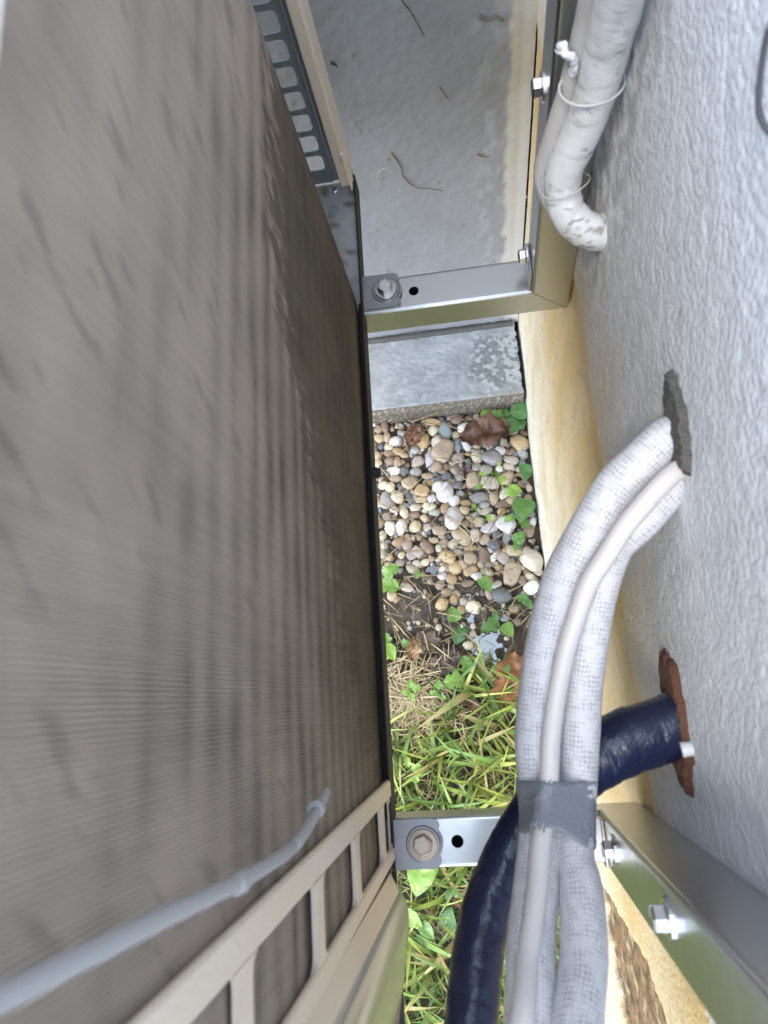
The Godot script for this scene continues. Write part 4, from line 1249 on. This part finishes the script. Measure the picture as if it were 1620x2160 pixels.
# ------------------------------------------------------------------ leaves
# a leaf one unit long along +x, folded at the midrib; kind 0 heart, 1 lobed weed leaf, 2 oval, 3 dead oak-like leaf
func leaf_mesh(kind: int, sd: int, colour: Color, curl: float) -> ArrayMesh:
	var o := sd * 13.7
	var us := steps(0.0, 1.0, 1.0 / 18.0)
	var vs := PackedFloat32Array([-1.0, -0.66, -0.33, 0.0, 0.33, 0.66, 1.0])
	var fn := func(t: float, s: float) -> Array:
		var w := 0.0
		match kind:
			0: w = 0.50 * pow(sin(PI * pow(t, 0.55)), 0.75)
			1: w = 0.40 * pow(sin(PI * pow(t, 0.65)), 0.6) * (0.80 + 0.26 * cos(t * 17.0 + 0.6))
			2: w = 0.30 * pow(sin(PI * pow(t, 0.8)), 0.8)
			3: w = 0.36 * pow(sin(PI * pow(t, 0.9)), 0.55) * (0.86 + 0.14 * sin(t * 17.0 + o + signf(s) * 0.9) + 0.10 * sin(t * 39.0 + o))
		w = maxf(w, 0.012)
		if kind == 0 and t < 0.12: w *= 1.0
		var x := t - (0.16 * absf(s) * (1.0 - t) if kind == 0 else 0.0) + (0.05 * absf(s) * sin(t * 17.0) if kind == 1 else 0.0)
		var z := s * w * (1.0 + 0.10 * fine.get_noise_2d(t * 5.0 + o, signf(s) * 4.0))
		var n := fine.get_noise_2d(t * 2.5 + o, s * 1.5)
		var y := 0.16 * w * absf(s) - curl * (t - 0.4) * (t - 0.4) + 0.035 * n
		if kind == 3: y += 0.13 * broad.get_noise_2d(t * 2.6 + o, s * 1.3) + 0.22 * curl * s * s
		var vein := smoothstep(0.12, 0.0, absf(s)) + 0.55 * smoothstep(0.25, 0.0, absf(fposmod(t * 7.0 - absf(s) * 1.6, 1.0) - 0.5)) * 0.4
		y -= 0.012 * vein
		var c := colour * (1.0 + 0.28 * n)
		c = c.lerp(colour * 1.5, vein * 0.28)
		if kind == 3:
			c = c.lerp(colour * 0.4, smoothstep(0.1, 0.45, broad.get_noise_2d(t * 6.0 + o, s * 3.0)))
		return [Vector3(x, y, z), Color(c.r, c.g, c.b)]
	return sheet(us, vs, fn, true)

func leaf_at(parent: Node, called: String, kind: int, sd: int, colour: Color, where: Vector3, length: float, turn: float, tilt := 0.0, roll := 0.0, curl := 0.35) -> void:
	var key := "leaf %d %d %s %.2f" % [kind, sd, colour, curl]
	if not M.has(key): M[key] = leaf_mesh(kind, sd, colour, curl)
	var o := MeshInstance3D.new()
	o.mesh = M[key]
	o.set_surface_override_material(0, M["dead leaf"] if kind == 3 else M["leaf"])
	o.name = numbered(called, null if parent == self else parent)
	parent.add_child(o, true)
	var b := Basis(Vector3.UP, turn) * Basis(Vector3.BACK, tilt) * Basis(Vector3.RIGHT, roll)
	var base := Vector3.ZERO if parent == self else (parent as Node3D).position
	o.transform = Transform3D(b.scaled(Vector3.ONE * length), where - base)
	# centre the leaf on its place
	o.position -= b * Vector3(length * 0.5, 0, 0)

# a plant: rows of [x, z, height, length, kind, turn in degrees, tone]
func plant(called: String, label: String, root: Vector2, rows: Array) -> void:
	var base := Vector3(root.x, soil_height(root.x, root.y), root.y)
	var t := thing(called, label, "weed", base, "weeds growing between the pebbles and the grass")
	var n := 0
	for w in rows:
		n += 1
		var g: float = w[6]
		var c := Color(0.075, 0.180, 0.055).lerp(Color(0.27, 0.42, 0.07), g)
		var p := Vector3(w[0], base.y + w[2], w[1])
		leaf_at(t, "leaf", w[4], n % 4, c, p, w[3] * 1.08, deg_to_rad(w[5]), 0.12, 0.1 * sin(n * 2.3))
		var foot := p - (Basis(Vector3.UP, deg_to_rad(w[5])) * Vector3(w[3] * 0.55, 0, 0))
		var stem := smooth_line([base, (base + foot) * 0.5 + Vector3(0, 0.008, 0), foot], 0.004)
		obj("stem", tube(stem, 5, func(_l: float, _a: float, _t: float) -> float: return 0.0008, func(_l: float, _a: float, _p: Vector3) -> Color: return c * 1.1), M["leaf"], t)

func leaves() -> void:
	plant("weed", "green weed with wet leaves in the corner of step and wall", Vector2(-0.035, -0.525), [[-0.080, -0.543, 0.020, 0.022, 1, 200, 0.75], [-0.060, -0.534, 0.024, 0.028, 1, 160, 0.35], [-0.042, -0.537, 0.020, 0.021, 1, 100, 0.3], [-0.011, -0.540, 0.034, 0.034, 0, 65, 0.05], [-0.028, -0.506, 0.026, 0.034, 0, 235, 0.05]])
	plant("weed", "small blue-green weed of two leaves against the wall foot, level with the large grey pebble", Vector2(-0.012, -0.41), [[-0.020, -0.418, 0.022, 0.024, 0, 130, 0.08], [-0.017, -0.405, 0.018, 0.020, 0, 250, 0.15]])
	plant("weed", "weed with one big heart-shaped leaf at the wall foot", Vector2(-0.016, -0.345), [[-0.032, -0.333, 0.030, 0.040, 0, 250, 0.18], [-0.030, -0.312, 0.014, 0.024, 1, 280, 0.3]])
	plant("weed", "two-leaved weed just below the big heart-shaped leaf", Vector2(-0.02, -0.29), [[-0.040, -0.288, 0.020, 0.022, 0, 40, 0.25], [-0.048, -0.272, 0.016, 0.022, 1, 240, 0.2]])
	plant("weed", "yellow-green sprout creeping over cream pebbles near the wall", Vector2(-0.075, -0.42), [[-0.064, -0.432, 0.020, 0.010, 2, 40, 0.95], [-0.064, -0.400, 0.020, 0.017, 1, 270, 0.95], [-0.107, -0.391, 0.018, 0.016, 1, 200, 0.5], [-0.100, -0.415, 0.020, 0.013, 1, 160, 0.8], [-0.041, -0.379, 0.020, 0.028, 2, 330, 0.95], [-0.046, -0.372, 0.018, 0.024, 2, 345, 0.9]])
	plant("weed", "light green leaf pair lying on the bright white pebble", Vector2(-0.050, -0.335), [[-0.058, -0.322, 0.034, 0.020, 2, 40, 0.6], [-0.048, -0.322, 0.034, 0.011, 2, 350, 0.15], [-0.095, -0.330, 0.024, 0.014, 1, 110, 0.8]])
	plant("weed", "tiny sprout beside the big lilac-white pebble", Vector2(-0.118, -0.352), [[-0.121, -0.355, 0.018, 0.012, 1, 120, 0.5], [-0.115, -0.345, 0.016, 0.009, 2, 300, 0.5]])
	plant("weed", "bright green weed of two glossy leaves at the unit's edge", Vector2(-0.310, -0.225), [[-0.284, -0.240, 0.040, 0.034, 1, 25, 0.45], [-0.290, -0.214, 0.034, 0.042, 1, -20, 0.55]])
	plant("weed", "single small green leaf on bare grey mud", Vector2(-0.242, -0.238), [[-0.237, -0.234, 0.014, 0.017, 2, 60, 0.4]])
	plant("weed", "clover-like weed with white-edged leaves above the puddle", Vector2(-0.105, -0.200), [[-0.120, -0.208, 0.020, 0.019, 0, 150, 0.3], [-0.108, -0.196, 0.022, 0.018, 0, 300, 0.35], [-0.112, -0.214, 0.020, 0.015, 0, 70, 0.4]])
	plant("weed", "dark wet weed beside the dark grey pebble under the white pipes", Vector2(-0.045, -0.165), [[-0.049, -0.172, 0.018, 0.024, 1, 160, 0.15], [-0.038, -0.160, 0.014, 0.018, 1, 300, 0.2], [-0.100, -0.142, 0.014, 0.018, 2, 280, 0.1]])
	plant("weed", "round green leaf touching the orange-brown pebble at the puddle's edge", Vector2(-0.182, -0.150), [[-0.176, -0.156, 0.018, 0.024, 0, 100, 0.4]])
	plant("weed", "dark glossy ivy-like leaf lying in the puddle", Vector2(-0.150, -0.105), [[-0.170, -0.118, 0.010, 0.038, 1, 250, 0.05]])
	plant("weed", "pair of dark green leaves between puddle and taped pipes", Vector2(-0.095, -0.120), [[-0.113, -0.128, 0.014, 0.034, 1, 200, 0.15], [-0.079, -0.116, 0.016, 0.024, 0, 300, 0.5]])
	plant("weed", "upright bright weed at the top of the grass, below the puddle", Vector2(-0.168, -0.050), [[-0.159, -0.062, 0.030, 0.032, 1, 110, 0.4], [-0.146, -0.066, 0.028, 0.022, 2, 40, 0.35], [-0.185, -0.035, 0.030, 0.038, 1, 190, 0.55]])
	plant("weed", "little green leaves on the large orange dead leaf", Vector2(-0.100, -0.046), [[-0.089, -0.050, 0.034, 0.017, 2, 60, 0.25], [-0.112, -0.048, 0.028, 0.016, 0, 240, 0.3]])
	plant("weed", "pale green rosette beside the mud at the unit's edge", Vector2(-0.300, -0.105), [[-0.302, -0.120, 0.018, 0.020, 1, 100, 0.35], [-0.296, -0.094, 0.026, 0.034, 2, 290, 0.75], [-0.268, -0.108, 0.020, 0.018, 1, 350, 0.25], [-0.306, -0.090, 0.022, 0.028, 0, 240, 0.6]])
	plant("weed", "feathery green seedling in the dry straw", Vector2(-0.260, -0.020), [[-0.263, -0.035, 0.030, 0.016, 1, 90, 0.6], [-0.252, -0.026, 0.030, 0.017, 1, 10, 0.65], [-0.272, -0.020, 0.028, 0.015, 1, 200, 0.6], [-0.262, -0.010, 0.030, 0.016, 1, 280, 0.65]])
	plant("weed", "jagged green seedling right of the straw patch", Vector2(-0.215, -0.012), [[-0.213, -0.030, 0.034, 0.018, 1, 80, 0.5], [-0.222, -0.016, 0.030, 0.015, 1, 190, 0.5], [-0.207, -0.008, 0.032, 0.015, 1, 320, 0.45]])
	plant("weed", "yellow-green crowfoot weed amid the grass by the unit", Vector2(-0.275, 0.115), [[-0.277, 0.098, 0.034, 0.019, 1, 90, 0.9], [-0.262, 0.108, 0.034, 0.020, 1, 15, 0.9], [-0.266, 0.126, 0.032, 0.018, 1, 320, 0.85]])
	plant("weed", "big pale heart-shaped leaf just past the near bracket", Vector2(-0.252, 0.300), [[-0.268, 0.284, 0.050, 0.044, 0, 250, 0.7], [-0.248, 0.270, 0.050, 0.026, 0, 20, 0.7]])
	plant("weed", "rounded bright leaves beside the bowed valve cover", Vector2(-0.280, 0.352), [[-0.284, 0.338, 0.055, 0.040, 2, 320, 0.6], [-0.262, 0.356, 0.050, 0.034, 2, 310, 0.25], [-0.272, 0.346, 0.045, 0.032, 2, 350, 0.5]])
	plant("weed", "blue-green clover between the near bracket and the black hose", Vector2(-0.215, 0.320), [[-0.223, 0.312, 0.026, 0.020, 2, 250, 0.05], [-0.226, 0.345, 0.024, 0.028, 0, 70, 0.05], [-0.210, 0.310, 0.024, 0.016, 2, 60, 0.1]])
	# dead leaves
	var dead := [
		["large dark brown dead leaf lying on pebbles beside the step", -0.086, -0.496, 0.030, 0.100, 185.0, Color(0.135, 0.062, 0.035), 1, 0.25],
		["torn reddish brown dead leaf on pebbles near the unit", -0.225, -0.510, 0.022, 0.052, 70.0, Color(0.19, 0.09, 0.055), 2, 0.2],
		["large wet orange-brown dead leaf under the white pipes", -0.083, -0.028, 0.026, 0.105, 78.0, Color(0.30, 0.135, 0.055), 3, 0.15],
		["dark brown sodden leaf at the lower edge of the puddle", -0.200, -0.070, 0.010, 0.070, 35.0, Color(0.095, 0.062, 0.045), 4, 0.1],
		["curled tan leaf standing at the top of the straw", -0.252, -0.096, 0.022, 0.044, 80.0, Color(0.36, 0.22, 0.11), 5, 0.8],
		["small purplish curled leaf among pale pebbles", -0.129, -0.433, 0.020, 0.024, 100.0, Color(0.14, 0.085, 0.085), 6, 0.6],
		["mud-coloured flat leaf beside the grey mud", -0.232, -0.108, 0.008, 0.060, 10.0, Color(0.17, 0.12, 0.09), 7, 0.1],
		["greenish brown rotting leaf beyond the near bracket", -0.231, 0.367, 0.016, 0.050, 15.0, Color(0.20, 0.19, 0.11), 8, 0.2],
		["small brown dead leaf half hidden in the grass", -0.153, 0.011, 0.016, 0.030, 130.0, Color(0.17, 0.09, 0.05), 9, 0.4],
		["brown leaf litter scrap beside the black hose", -0.200, 0.320, 0.014, 0.045, 160.0, Color(0.22, 0.12, 0.06), 10, 0.3],
	]
	for d in dead:
		leaf_at(self, "dead_leaf", 3, d[7], d[6], Vector3(d[1], soil_height(d[1], d[2]) + d[3], d[2]), d[4], deg_to_rad(d[5]), 0.05, 0.08, d[8])
		tag(get_child(get_child_count() - 1), d[0], "dead leaf", "dead leaves on the ground")

# ------------------------------------------------------------------ grass and straw
func blade_mesh(length: float, wide: float, lean: float, droop: float, twist: float, rows := 8) -> ArrayMesh:
	var us := steps(0.0, 1.0, 1.0 / rows)
	var vs := PackedFloat32Array([-1.0, 0.0, 1.0])
	var line := []
	var p := Vector3.ZERO
	var a := lean
	for i in us.size():
		line.append([p, a])
		a += droop / us.size()
		p += Vector3(sin(a), cos(a), 0) * length / rows
	var fn := func(t: float, s: float) -> Array:
		var q: Array = line[int(round(t * rows))]
		var w := wide * (0.75 + 0.5 * sin(PI * minf(1.0, t * 1.1))) * pow(1.0 - t, 0.55)
		var side := Vector3(0, 0, 1).rotated(Vector3(sin(q[1]), cos(q[1]), 0).normalized(), twist * t)
		var up := Vector3(-cos(q[1]), sin(q[1]), 0)
		var place: Vector3 = q[0] + side * s * w * 0.5 + up * absf(s) * w * 0.16
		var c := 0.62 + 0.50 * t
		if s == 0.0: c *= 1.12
		return [place, Color(c, c, c * 0.95)]
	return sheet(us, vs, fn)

func grass() -> void:
	var r := RandomNumberGenerator.new()
	r.seed = 77
	var greens := [Color(0.20, 0.31, 0.055), Color(0.10, 0.195, 0.05), Color(0.34, 0.42, 0.085), Color(0.07, 0.15, 0.05), Color(0.42, 0.46, 0.11), Color(0.15, 0.25, 0.05)]
	var shapes := []
	for k in 7:
		shapes.append(blade_mesh(1.0, [0.045, 0.070, 0.055, 0.036, 0.095, 0.065, 0.028][k], [0.10, 0.4, 0.2, 0.15, 0.5, 0.3, 0.7][k], [2.0, 1.5, 2.4, 1.1, 1.5, 2.9, 0.9][k], [0.5, -0.9, 1.3, 0.2, 0.8, -1.8, 0.6][k]))
	# every tuft of broad grass throws its blades outward
	var lots := []
	for k in shapes.size(): lots.append([])
	var tufts := []
	for k in 140:
		tufts.append(Vector2(r.randf_range(-0.33, -0.012), r.randf_range(0.015, 0.62)))
	for k in 150:
		tufts.append(Vector2(r.randf_range(-0.42, -0.012), r.randf_range(0.40, 1.6)))
	for k in 40:
		tufts.append(Vector2(r.randf_range(-1.2, -0.40), r.randf_range(0.10, 1.6)))
	for k in 14:
		tufts.append(Vector2(r.randf_range(-0.20, -0.05), r.randf_range(-0.03, 0.02)))
	for p in tufts:
		var base: Vector2 = p
		var straw: float = Vector2((base.x + 0.27) / 0.065, (base.y - 0.0) / 0.07).length()
		if straw < 1.0: continue
		var n := r.randi_range(4, 9)
		var tone: Color = greens[r.randi() % greens.size()]
		for b in n:
			var yaw := r.randf() * TAU
			var l := r.randf_range(0.045, 0.125) * (1.0 if r.randf() < 0.85 else 1.3)
			var k := r.randi() % shapes.size()
			var x := base.x + r.randf_range(-0.012, 0.012)
			var z := base.y + r.randf_range(-0.012, 0.012)
			# keep tips out of the wall
			var reach := cos(yaw) * l * 0.9
			if x + reach > -0.006 or (r.randf() < 0.35 and cos(yaw) > 0.0): yaw = PI - yaw
			x = minf(x, -0.012)
			var bas := Basis(Vector3.UP, yaw) * Basis.from_scale(Vector3(l, l, l))
			var c: Color = tone.lerp(greens[r.randi() % greens.size()], 0.45) * r.randf_range(0.8, 1.2)
			if r.randf() < 0.10: c = Color(0.46, 0.40, 0.17)
			lots[k].append([Transform3D(bas, Vector3(x, soil_height(x, z) - 0.002, z)), c])
	# short fine grass between
	for k in 2600:
		var x := r.randf_range(-0.36, -0.012) if k < 2000 else r.randf_range(-1.1, -0.012)
		var z := r.randf_range(0.0, 0.64) if k < 2000 else r.randf_range(0.1, 1.6)
		var dn := Vector2((x + 0.27) / 0.06, z / 0.06).length()
		if dn < 1.0 and r.randf() < 0.8: continue
		var l := r.randf_range(0.014, 0.05)
		var bas := Basis(Vector3.UP, r.randf() * TAU) * Basis.from_scale(Vector3(l, l, l * 0.75))
		lots[[0, 3, 6, 2][r.randi() % 4]].append([Transform3D(bas, Vector3(x, soil_height(x, z) - 0.001, z)), greens[r.randi() % greens.size()] * r.randf_range(0.65, 1.1)])
	var lawn := Node3D.new()
	lawn.name = "grass"
	add_child(lawn, true)
	tag(lawn, "bright green grass growing along the wall foot", "", "", "stuff")
	var litter := Node3D.new()
	litter.name = "dry_straw"
	add_child(litter, true)
	tag(litter, "dry straw and thin stalks strewn over ground and pebbles", "", "", "stuff")
	for k in shapes.size():
		var mm := MultiMesh.new()
		mm.transform_format = MultiMesh.TRANSFORM_3D
		mm.use_colors = true
		mm.mesh = shapes[k]
		mm.instance_count = lots[k].size()
		for i in lots[k].size():
			mm.set_instance_transform(i, lots[k][i][0])
			mm.set_instance_color(i, lots[k][i][1])
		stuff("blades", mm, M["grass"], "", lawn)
	# dry straw: a matted patch by the unit, more lying under the grass, loose stalks over the pebbles
	var sticks := []
	for k in 4:
		sticks.append(blade_mesh(1.0, [0.048, 0.040, 0.056, 0.034][k], PI / 2 - 0.06, [0.08, 0.22, 0.12, 0.4][k], [0.0, 1.2, 0.5, 2.0][k], 6))
	var sl := [[], [], [], []]
	for k in 2900:
		var x: float
		var z: float
		var l := r.randf_range(0.018, 0.055)
		var y := 0.002
		var c := Color(0.47, 0.37, 0.205).lerp(Color(0.27, 0.19, 0.11), r.randf())
		if k < 800:
			x = r.randfn(-0.262, 0.036)
			z = r.randfn(-0.004, 0.036)
			y = r.randf_range(0.004, 0.020)
			c = Color(0.68, 0.57, 0.35).lerp(Color(0.42, 0.32, 0.19), r.randf())
		elif k < 2200:
			x = r.randf_range(-0.36, -0.01)
			z = r.randf_range(0.0, 0.62)
			y = r.randf_range(0.001, 0.014)
			c = c.lerp(Color(0.33, 0.33, 0.12), r.randf() * 0.6)
		elif k < 2360:
			x = r.randf_range(-0.34, -0.01)
			z = r.randf_range(-0.55, -0.02)
			l = r.randf_range(0.02, 0.085)
			y = r.randf_range(0.010, 0.024)
			if z > -0.25: y -= 0.006
		elif k < 2500:
			x = r.randf_range(-0.31, -0.06)
			z = r.randf_range(-0.24, -0.05)
			y = r.randf_range(0.003, 0.012)
			c = c * 0.75
		else:
			x = r.randf_range(-1.1, -0.01)
			z = r.randf_range(0.1, 1.6)
		x = clampf(x, -1.2, -0.012)
		var yaw := r.randf() * TAU
		if x + cos(yaw) * l > -0.008: yaw = PI - yaw
		var bas := Basis(Vector3.UP, yaw) * Basis(Vector3.BACK, r.randf_range(-0.15, 0.22)) * Basis.from_scale(Vector3(l, l, 0.045 * r.randf_range(0.7, 1.3)))
		sl[r.randi() % 4].append([Transform3D(bas, Vector3(x, soil_height(x, z) + y, z)), c])
	for k in 4:
		var mm := MultiMesh.new()
		mm.transform_format = MultiMesh.TRANSFORM_3D
		mm.use_colors = true
		mm.mesh = sticks[k]
		mm.instance_count = sl[k].size()
		for i in sl[k].size():
			mm.set_instance_transform(i, sl[k][i][0])
			mm.set_instance_color(i, sl[k][i][1])
		stuff("stalks", mm, M["straw"], "", litter)

# ------------------------------------------------------------------ bits stuck to the walls
func small_things() -> void:
	var z := SPUR + 0.003
	var rows := [
		["thin tan root thread curving down the middle of the grey end wall", [Vector3(-0.182, 0.548, z), Vector3(-0.173, 0.520, z), Vector3(-0.172, 0.500, z), Vector3(-0.157, 0.477, z), Vector3(-0.140, 0.470, z), Vector3(-0.119, 0.461, z)], 0.0011, Color(0.20, 0.145, 0.09)],
		["pale thread hooked on the grey end wall near the unit", [Vector3(-0.192, 0.524, z), Vector3(-0.203, 0.520, z), Vector3(-0.208, 0.508, z), Vector3(-0.207, 0.492, z), Vector3(-0.214, 0.480, z)], 0.0008, Color(0.52, 0.46, 0.36)],
		["brown dirt streak high on the grey end wall", [Vector3(-0.150, 0.780, z), Vector3(-0.142, 0.757, z), Vector3(-0.133, 0.739, z), Vector3(-0.123, 0.711, z)], 0.0013, Color(0.15, 0.11, 0.085)],
		["short crumb of dirt on the grey end wall by its pale edge", [Vector3(-0.068, 0.521, z), Vector3(-0.062, 0.515, z), Vector3(-0.054, 0.513, z)], 0.0012, Color(0.22, 0.17, 0.12)],
		["faint brown scratch-like stalk above the middle of the grey end wall", [Vector3(-0.111, 0.640, z), Vector3(-0.106, 0.628, z), Vector3(-0.100, 0.618, z)], 0.0011, Color(0.25, 0.19, 0.14)],
		["dark speck of dirt on the grey end wall beside the unit's flange", [Vector3(-0.231, 0.699, z), Vector3(-0.227, 0.696, z), Vector3(-0.225, 0.692, z)], 0.0020, Color(0.05, 0.045, 0.04)],
		["crusty brown dirt lump near the top right of the grey end wall", [Vector3(-0.062, 0.722, z), Vector3(-0.054, 0.716, z), Vector3(-0.046, 0.719, z), Vector3(-0.036, 0.712, z)], 0.0022, Color(0.17, 0.14, 0.115)],
	]
	for q in rows:
		var tone: Color = q[3]
		var wid: float = q[2]
		var o := obj("dirt_thread", tube(smooth_line(q[1], 0.002), 6, func(l: float, a: float, t: float) -> float: return wid * (1.0 - 0.6 * t) * (1.0 + 0.5 * fine.get_noise_2d(l * 150.0, a)), func(l: float, _a: float, _p: Vector3) -> Color: return tone * (1.0 + 0.5 * fine.get_noise_1d(l * 120.0))), M["straw"])
		tag(o, q[0], "dirt")
	# thin dark wire hanging in front of the stucco
	var w := obj("wire", tube(smooth_line([Vector3(-0.006, 1.30, -0.215), Vector3(-0.010, 1.20, -0.203), Vector3(-0.012, 1.150, -0.196), Vector3(-0.012, 1.135, -0.1915), Vector3(-0.010, 1.122, -0.183), Vector3(-0.004, 1.117, -0.176), Vector3(0.004, 1.116, -0.172)], 0.003), 8, func(_l: float, _a: float, _t: float) -> float: return 0.0011), M["dark wire"])
	tag(w, "thin dark wire hanging in front of the pale stucco", "wire")
	# twigs over the pebbles
	for q in [["long pale stalk lying slantwise across pebbles by the unit", [Vector3(-0.305, 0.022, -0.262), Vector3(-0.262, 0.026, -0.292), Vector3(-0.215, 0.030, -0.318), Vector3(-0.185, 0.026, -0.345)]], ["thin bent twig crossing the big lilac-white pebble", [Vector3(-0.178, 0.034, -0.335), Vector3(-0.150, 0.038, -0.322), Vector3(-0.132, 0.034, -0.300), Vector3(-0.110, 0.028, -0.262)]], ["straight straw stalk beside the step edge", [Vector3(-0.228, 0.030, -0.535), Vector3(-0.180, 0.034, -0.545), Vector3(-0.150, 0.030, -0.552)]], ["pale stalk pointing from bare mud to the puddle", [Vector3(-0.228, 0.012, -0.218), Vector3(-0.200, 0.014, -0.212), Vector3(-0.180, 0.014, -0.208)]]]:
		var o := obj("twig", tube(smooth_line(q[1], 0.004), 6, func(l: float, _a: float, t: float) -> float: return 0.0011 * (1.0 - 0.5 * t) + 0.0002 * fine.get_noise_1d(l * 90.0), func(l: float, _a: float, _p: Vector3) -> Color: return Color(0.38, 0.29, 0.18) * (1.0 + 0.4 * fine.get_noise_1d(l * 60.0))), M["straw"])
		tag(o, q[0], "twig")
